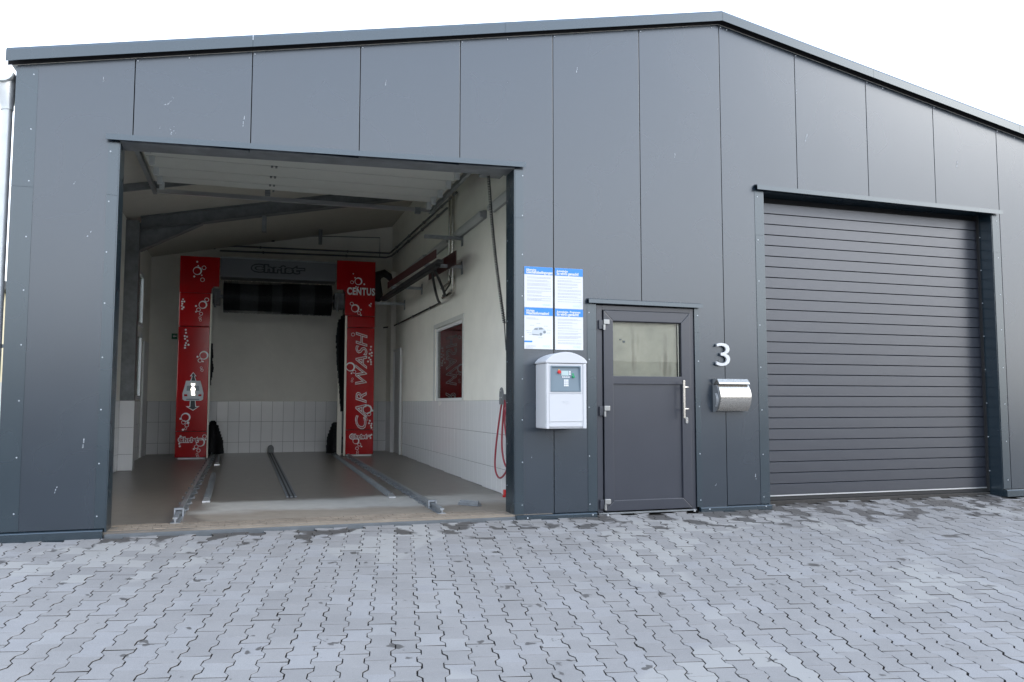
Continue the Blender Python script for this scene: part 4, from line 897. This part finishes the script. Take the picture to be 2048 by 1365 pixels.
# spiral cable at the right jamb
b = MB(); A_, B_ = Vector((3.445, .5, 3.575)), Vector((3.60, .42, 1.98)); pts = []; N = 900
for i in range(N+1):
    t_ = i/N; q = A_.lerp(B_, t_); q = q+Vector((-.02*sin(pi*t_), 0, -.0)); a = t_*2*pi*88; pts.append(q+Vector((cos(a)*.014, sin(a)*.014, 0)))
t_ = thing('spiral_cable', A_, 'black spiral cable hanging from the lintel inside the right jamb', 'cable'); b.tube(pts, .0055, 5).build('coil', M_black, t_)
MB().box(3.36, 3.60, .40, .60, 3.58, 3.64).build('junction_box', M_galvd, t_); MB().tube([B_, (3.62, .42, 1.7), (3.75, .5, 1.4)], .006, 6).build('lead', M_black, t_)
# red hose on its holder
t_ = thing('wash_hose', (3.93, 1.5, 1.25), 'red hose looped over a grey holder on the right wall beside the jamb', 'hose')
b = MB(); hk = [(1.42+.075*cos(pi*i/10)*1.0, 1.22+.10*sin(pi*i/10)) for i in range(11)] + [(1.345, 1.10), (1.495, 1.10)]
hk = [(y, z) for y, z in hk[:11]] + [(1.345, 1.12), (1.495, 1.12)]
b = MB().prism(hk, 'x', 3.87, 3.885).prism([(1.37, 1.14), (1.47, 1.14), (1.47, 1.24), (1.37, 1.24)], 'x', 3.8855, 3.979).build('holder', M_galvd, t_, bev=.004)
MB().tube([(3.869, 1.42, 1.28), (3.864, 1.42, 1.28)], .008, 8).tube([(3.869, 1.45, 1.2), (3.864, 1.45, 1.2)], .008, 8).tube([(3.869, 1.39, 1.2), (3.864, 1.39, 1.2)], .008, 8).build('bolts', M_num, t_)['kind'] = 'stuff'
def loop(x, ya, yb, zt_, zb_, wob):
    pts = []
    for i in range(41):
        a = pi*i/40*1.0; s_ = i/40
        y = ya+(yb-ya)*s_; z = zt_-(zt_-zb_)*(sin(pi*s_)**.55); pts.append((x+wob*sin(2*pi*s_), y, z))
    return pts
def smooth(p_, it=3):
    p_ = [Vector(q) for q in p_]
    for _ in range(it):
        q_ = [p_[0]]
        for a_, c_ in zip(p_[:-1], p_[1:]): q_ += [a_*.75+c_*.25, a_*.25+c_*.75]
        p_ = q_+[p_[-1]]
    return p_
for pts in ([(3.90, 1.46, 1.18), (3.895, 1.55, .98), (3.89, 1.70, .60), (3.89, 1.74, .34), (3.89, 1.58, .24), (3.89, 1.38, .28), (3.90, 1.20, .42), (3.90, 1.12, .8), (3.90, 1.38, 1.17)],
            [(3.92, 1.44, 1.16), (3.915, 1.50, .9), (3.91, 1.52, .62), (3.91, 1.44, .46), (3.91, 1.32, .38), (3.91, 1.18, .5), (3.91, 1.22, .9), (3.92, 1.42, 1.17)],
            [(3.935, 1.36, 1.17), (3.93, 1.48, .98), (3.925, 1.42, .78), (3.93, 1.24, .60), (3.93, 1.12, .7), (3.935, 1.40, 1.16)]):
    MB().tube(smooth(pts), .0115, 8).build('hose_loop', M_hose, t_, smooth=True)
t_ = thing('red_socket', (3.96, 1.3, .1), 'small red socket low on the right wall beside the jamb', 'socket')
MB().box(3.90, 3.978, 1.36, 1.43, .065, .13).build('socket_body', M_estop, t_, bev=.006); MB().tube([(3.905, 1.395, .065), (3.905, 1.395, .045)], .02, 10).build('socket_lid', M_estop, t_)
# exit sign
t_ = thing('exit_sign', (-.37, 9.88, 2.47), 'small green exit sign with a white arrow on the back wall', 'sign')
MB().box(-.435, -.325, 9.885, 9.899, 2.415, 2.525).build('sign_plate', M_exit, t_)
MB().prism([(-.415, 2.47), (-.385, 2.50), (-.385, 2.48), (-.345, 2.48), (-.345, 2.46), (-.385, 2.46), (-.385, 2.44)], 'y', 9.882, 9.8845).build('arrow', M_pw, t_)
t_ = thing('camera_box', (1.47, 9.85, 4.6), 'small black box high on the back wall', 'box'); MB().box(1.44, 1.50, 9.80, 9.899, 4.50, 4.56).build('housing', M_black, t_, bev=.006); MB().tube([(1.47, 9.80, 4.53), (1.47, 9.78, 4.53)], .018, 10).build('lens', M_dark, t_)
# box on the outer wall side window sill etc.
# ------------------------------------------------------------------ facade fittings
def poster(x0, x1, z0, z1, head, label, seed, car=False):
    t_ = thing('info_sign', ((x0+x1)/2, -.008, z0), label, 'sign', 'blue and white information signs in a block of four')
    box('sign_plate', M_sign, t_, x0, x1, -.008, -.0045, z0, z1, bev=.001)
    hh = (z1-z0)*.19
    MB().box(x0+.001, x1-.001, -.0095, -.0083, z1-hh, z1-.001).build('sign_header', M_blue, t_)
    text('lettering', head[0], .030, M_sign, t_, (x0+.018, -.0105, z1-hh*.52), off=.0010, ext=.0003, sx=.82)
    text('lettering', head[1], .040, M_sign, t_, (x0+.018, -.0105, z1-hh*.88), off=.0016, ext=.0003, sx=.80)
    r_ = random.Random(seed); b = MB(); z = z1-hh-.028
    zend = z0+.05
    def line(xa, xb, zz):
        x = xa
        while x < xb:
            w_ = r_.uniform(.008, .026); b.box(x, min(x+w_, xb), -.0092, -.0083, zz, zz+.0035); x += w_+.004
    if not car:
        while z > zend:
            for k_ in range(r_.choice((1, 2, 2, 3))):
                if z > zend: line(x0+.03, x1-.02-r_.choice((0, 0, .04, .1)), z); z -= .0105
            z -= .012
    else:
        line(x0+.02, x0+.12, z); line(x0+.02, x0+.16, z-.011)
        for (ax, az) in ((.13, .055), (.06, .075), (.21, .08), (.24, .12), (.02, .13), (.03, .15), (.15, .20), (.05, .17), (.24, .15)): line(x0+ax, x0+ax+.045, z-az)
        line(x0+.02, x0+.12, z0+.035); line(x0+.02, x0+.12, z0+.022); line(x0+.02, x0+.09, z0+.010)
    b.build('print_lines', M_txt, t_)['kind'] = 'stuff'
    b = MB(); xx_ = x1-.10
    for k_ in range(4): b.ring(xx_+k_*.021, z0+.030, -.0083, .010, .003, 12, th=.0008)
    b.build('emblem', M_lb, t_)
    if car:
        MB().box(x0+.001, x0+.085, -.0095, -.0083, z0+.068, z0+.084).build('tab', M_blue, t_)
        cxx, czz = x0+.155, z0+.185
        body = [(-.075, -.028), (-.075, 0), (-.06, .012), (-.045, .030), (-.01, .042), (.03, .040), (.065, .018), (.078, .005), (.078, -.012), (.03, -.030), (.01, -.045), (-.06, -.045)]
        MB().prism([(cxx+a_, czz+c_) for a_, c_ in body], 'y', -.0093, -.0083).build('car_picture', M_car, t_)
        MB().prism([(cxx+a_, czz+c_) for a_, c_ in [(-.055, .012), (-.042, .027), (-.012, .030), (-.012, .010)]], 'y', -.0105, -.0095).build('car_picture', M_carg, t_)
        MB().prism([(cxx+a_, czz+c_) for a_, c_ in [(.0, .012), (.0, .032), (.03, .034), (.055, .018)]], 'y', -.0105, -.0095).build('car_picture', M_carg, t_)
        for a_, c_ in ((.022, -.033), (.062, -.010)): MB().disc(cxx+a_, czz+c_, -.0095, .015, 14, .001).build('car_picture', M_carg, t_)
        MB().prism([(cxx+a_, czz+c_) for a_, c_ in [(-.07, -.040), (-.07, -.033), (.0, -.037), (.0, -.044)]], 'y', -.0105, -.0095).build('car_picture', M_carg, t_)
poster(3.680, 3.988, 2.106, 2.524, ('Allgemeine', 'Geschäftsbedingungen'), 'blue and white sign with dense small text, upper one beside the opening', 1)
poster(4.012, 4.322, 2.104, 2.524, ('Autowäsche', "So wird's gemacht!"), 'blue and white instruction sign, upper one on the door side', 2)
poster(3.680, 3.988, 1.682, 2.1045, ('Wichtige', 'Waschinformation!'), 'blue and white sign with a picture of a grey car', 3, True)
poster(4.012, 4.322, 1.680, 2.1025, ('Autowäsche - Programme', "So wird's gemacht!"), 'blue and white instruction sign directly above the payment terminal on the door side', 4)
# payment terminal
T = thing('payment_terminal', (4.01, -.16, .88), 'white wall-mounted payment terminal with rounded top, keypad and red and green buttons', 'terminal')
x0, x1, D = 3.80, 4.222, -.325
MB().box(x0, x1, D+.02, -.004, .885, 1.525).build('housing', M_term, T, bev=.012)
k = 17; arc = [((x0+x1)/2+(x1-x0+.016)/2*cos(pi*i/(k-1)), 1.560+.075*sin(pi*i/(k-1))) for i in range(k)] 
arc = [(x1+.008, 1.527), (x1+.008, 1.545)] + [(x1+.008-(x1-x0+.016)*(i/14), 1.550+.088*sin(pi*i/14)**.75) for i in range(1, 14)] + [(x0-.008, 1.545), (x0-.008, 1.527)]
MB().prism(arc, 'y', D-.004, -.004).build('hood', M_term, T, bev=.007)
for xa, xb in ((x0, x0+.028), (x1-.036, x1)): MB().box(xa, xb, D, D+.0195, .885, 1.525).build('front_post', M_term, T, bev=.008)
fx0, fx1 = x0+.030, x1-.038
fp = MB().box(fx0, fx1, D+.006, D+.0195, .905, .950).build('front_cover', M_term, T, bev=.002)
MB().box(fx0, fx1, D+.004, D+.0195, .953, 1.225).build('front_cover', M_term, T, bev=.003)
sv = MB(); 
for pts in ((fx0, fx1, 1.228, 1.246), (fx0, fx1, 1.502, 1.522), (fx0, fx0+.016, 1.2465, 1.5015), (fx1-.022, fx1, 1.2465, 1.5015)): sv.box(pts[0], pts[1], D+.006, D+.0195, pts[2], pts[3])
sv.build('panel_surround', M_term, T)
# the recessed control panel opening is cut from the housing by a deeper niche box
nx0, nx1, nz0, nz1 = fx0+.016, fx1-.022, 1.2465, 1.5015
nb = MB(); nb.box(nx0, nx0+.010, D-.001, D+.018, nz0, nz1).box(nx1-.010, nx1, D-.001, D+.018, nz0, nz1).box(nx0+.0101, nx1-.0101, D-.001, D+.018, nz1-.012, nz1).box(nx0+.0101, nx1-.0101, D-.001, D+.018, nz0, nz0+.012); nb.build('niche_frame', M_termp, T)
pl = MB().prism([(D+.0185, nz0+.012), (D+.004, nz0+.012), (D+.017, nz1-.012), (D+.0185, nz1-.012)], 'x', nx0+.0101, nx1-.0101).build('control_plate', M_termp, T)
def py(z): return D+.004+(z-nz0-.012)/(nz1-nz0-.024)*.013
def on(xa, xb, za, zb_, m, name, d=.004):
    zc = (za+zb_)/2; return MB().box(xa, xb, py(zc)-d, py(zc)+.0015, za, zb_).build(name, m, T, bev=.001)
cxp = (nx0+nx1)/2
on(cxp-.045, cxp+.032, 1.405, 1.452, M_scr, 'screen')
for i in range(4): on(cxp-.034+i*.021, cxp-.022+i*.021, 1.383, 1.396, M_key, 'key')
for i in range(3):
    for j in range(4): on(cxp-.018+i*.0165, cxp-.0045+i*.0165, 1.300+j*.0175, 1.3135+j*.0175, M_key, 'key')
for j in range(3): on(cxp+.040, cxp+.054, 1.412+j*.014, 1.423+j*.014, M_key, 'key', .003)
on(cxp-.075, cxp-.062, 1.455, 1.465, M_yel, 'key', .003)
for (x, z, m, r_) in ((cxp-.068, 1.440, M_estop, .017), (cxp+.080, 1.395, M_green, .014)):
    bt = MB().tube([(x, py(z)+.001, z), (x, py(z)-.016, z)], r_, 16).build('push_button', m, T, smooth=True); MB().tube([(x, py(z)-.0162, z), (x, py(z)-.022, z)], r_*.6, 12).build('button_cap', m, bt)
on(cxp+.068, cxp+.090, 1.413, 1.428, M_green, 'key', .002)
b = MB(); wv_ = [(cxp-.04+.08*i/16, 1.150+.006*sin(i*pi/4)) for i in range(17)]
b.tube([(q[0], D+.003, q[1]) for q in wv_], .0016, 5).tube([(cxp-.028, D+.003, 1.135), (cxp, D+.003, 1.131), (cxp+.028, D+.003, 1.135)], .0016, 5); b.build('embossed_mark', M_term, T)
MB().box(x0+.06, x0+.10, D+.03, -.01, .878, .8848).build('underside_vent', M_dark, T)
# letterbox
Lb = thing('letterbox', (6.05, 0, 1.05), 'stainless steel letterbox with a curved front below the house number', 'letterbox')
lx0_, lx1_ = 5.842, 6.235
k = 22; prof = [(0, 1.05)] + [(-.035-.105*sin(pi*(.08+.80*i/k))**.8, 1.05+.285*(i/k)) for i in range(k+1)] + [(-.062, 1.335), (0, 1.335)]
MB().prism(prof, 'x', lx0_+.012, lx1_).build('curved_front', M_steel, Lb, smooth=True)
side = [(q[0]*.96, 1.052+(q[1]-1.05)*.985) for q in prof]
MB().prism([(0, 1.042), (-.03, 1.042)] + [(q[0]*.9-.0, q[1]) for q in side[1:]] + [(-.09, 1.40), (0, 1.40)], 'x', lx0_, lx0_+.0115).build('side_plate', M_galvd, Lb)
MB().prism([(-.002, 1.342), (-.115, 1.342), (-.105, 1.36), (-.070, 1.397), (-.002, 1.40)], 'x', lx0_+.012, lx1_+.0).build('lid', M_steel, Lb)
MB().box(lx0_+.012, lx1_-.005, -.055, -.003, 1.3352, 1.3418).build('slot_gap', M_dark, Lb)
MB().tube([(6.03, -.128, 1.315), (6.03, -.136, 1.315)], .006, 10).build('lock', M_galvd, Lb)
for dx in (0, 1): MB().tube([(lx0_-.001-dx*.0, -.055-.022*dx-.03*sin(pi*i/10), 1.10+.14*i/10) for i in range(11)], .004, 6).build('side_slot', M_alu, Lb)
# house number
t_ = thing('house_number', (5.955, -.02, 1.54), 'raised silver house number 3 above the letterbox', 'number')
o = text('numeral', '3', .355, M_num, t_, (5.872, -.028, 1.545), ext=.012, off=-.0015, sx=.88)
bb_ = [v.co.copy() for v in o.data.vertices]; xs_ = [v.x for v in bb_]; zs_ = [v.z for v in bb_]
# fit the glyph to its measured size
cx0, cz0 = min(xs_), min(zs_); sx_ = .170/(max(xs_)-cx0); sz_ = .250/(max(zs_)-cz0)
for v in o.data.vertices: v.co.x = (5.872-5.955)+(v.co.x-cx0)*sx_; v.co.z = (1.540-1.54)+(v.co.z-cz0)*sz_
for x, z in ((5.92, 1.60), (6.0, 1.73)): MB().tube([(x, -.015, z), (x, -.001, z)], .004, 6).build('standoff', M_galvd, t_)
# gutter and downpipe
t_ = thing('rain_gutter', (-1.03, .1, 3.9), 'galvanised gutter end with downpipe at the left corner of the hall', 'gutter')
b = MB(); k = 12
prof = [(-1.045+.095*cos(pi+pi*i/k), 3.965+.085*sin(pi+pi*i/k)) for i in range(k+1)]
b.prism(prof, 'y', -.03, -.022); b.build('end_cap', M_zinc, t_)
b = MB(); vs = [(p_[0], y_, p_[1]) for y_ in (-.022, YB) for p_ in prof]; b.add(vs, [(i, i+1, k+2+i, k+1+i) for i in range(k)]); b.build('trough', M_zinc, t_, smooth=True)
b = MB(); b.tube([(-1.04, .09, 3.90), (-1.03, .09, 3.80), (-1.015, .09, 3.70), (-1.012, .09, 3.66)], [.085, .075, .052, .050], 16); b.build('funnel', M_zinc, t_, smooth=True)
b = MB(); b.tube([(-1.012, .09, 3.68), (-1.012, .09, -.1)], .043, 16); b.build('downpipe', M_zinc, t_, smooth=True)
for zz in (1.6, .5): MB().tube([(-1.012, .09, zz), (-1.012, .09, zz+.03)], .047, 16).box(-.966, -.93, .08, .10, zz, zz+.03).build('pipe_clamp', M_galvd, t_)

# ------------------------------------------------------------------ neighbours
nb_ = thing('neighbour_house', (-11, 26, 0), 'pale neighbouring building seen past the left corner of the hall', 'building')
MB().box(-16, -7.6, 25, 33, -.3, 1.9).build('siding_wall', M_sid, nb_); MB().box(-16, -7.6, 25.02, 33, 1.9, 5.2).build('rendered_wall', M_yelw, nb_); MB().box(-16.3, -7.3, 24.7, 33.3, 5.2, 5.5).build('roof', M_droof, nb_)
def opp(name, x0, x1, y0, y1, z1, lb, m, wins=True):
    t_ = thing(name, ((x0+x1)/2, y1, slp(-14)), lb, 'building')
    MB().box(x0, x1, y0, y1, slp(-14)-.1, z1).build('wall', m, t_)
    ym = (y0+y1)/2
    MB().prism([(y0-.3, z1), (y1+.3, z1), (ym, z1+1.6)], 'x', x0-.3, x1+.3).build('roof', M_droof, t_)
    if wins:
        x = x0+1.5
        while x < x1-2:
            MB().box(x, x+1.3, y1+.001, y1+.05, 1.0, 2.3).build('window', M_glassd, t_); MB().box(x-.05, x+1.35, y1+.0, y1+.08, .9, .995).build('window_sill', M_sid, t_); x += 3.6
opp('opposite_workshop', -48, -2, -58, -44, 2.9, 'long brown workshop facing the hall across the yard', M_dwall)
opp('opposite_store', 5, 58, -62, -46, 3.0, 'dark brown store facing the roller gate across the yard', M_dwall)
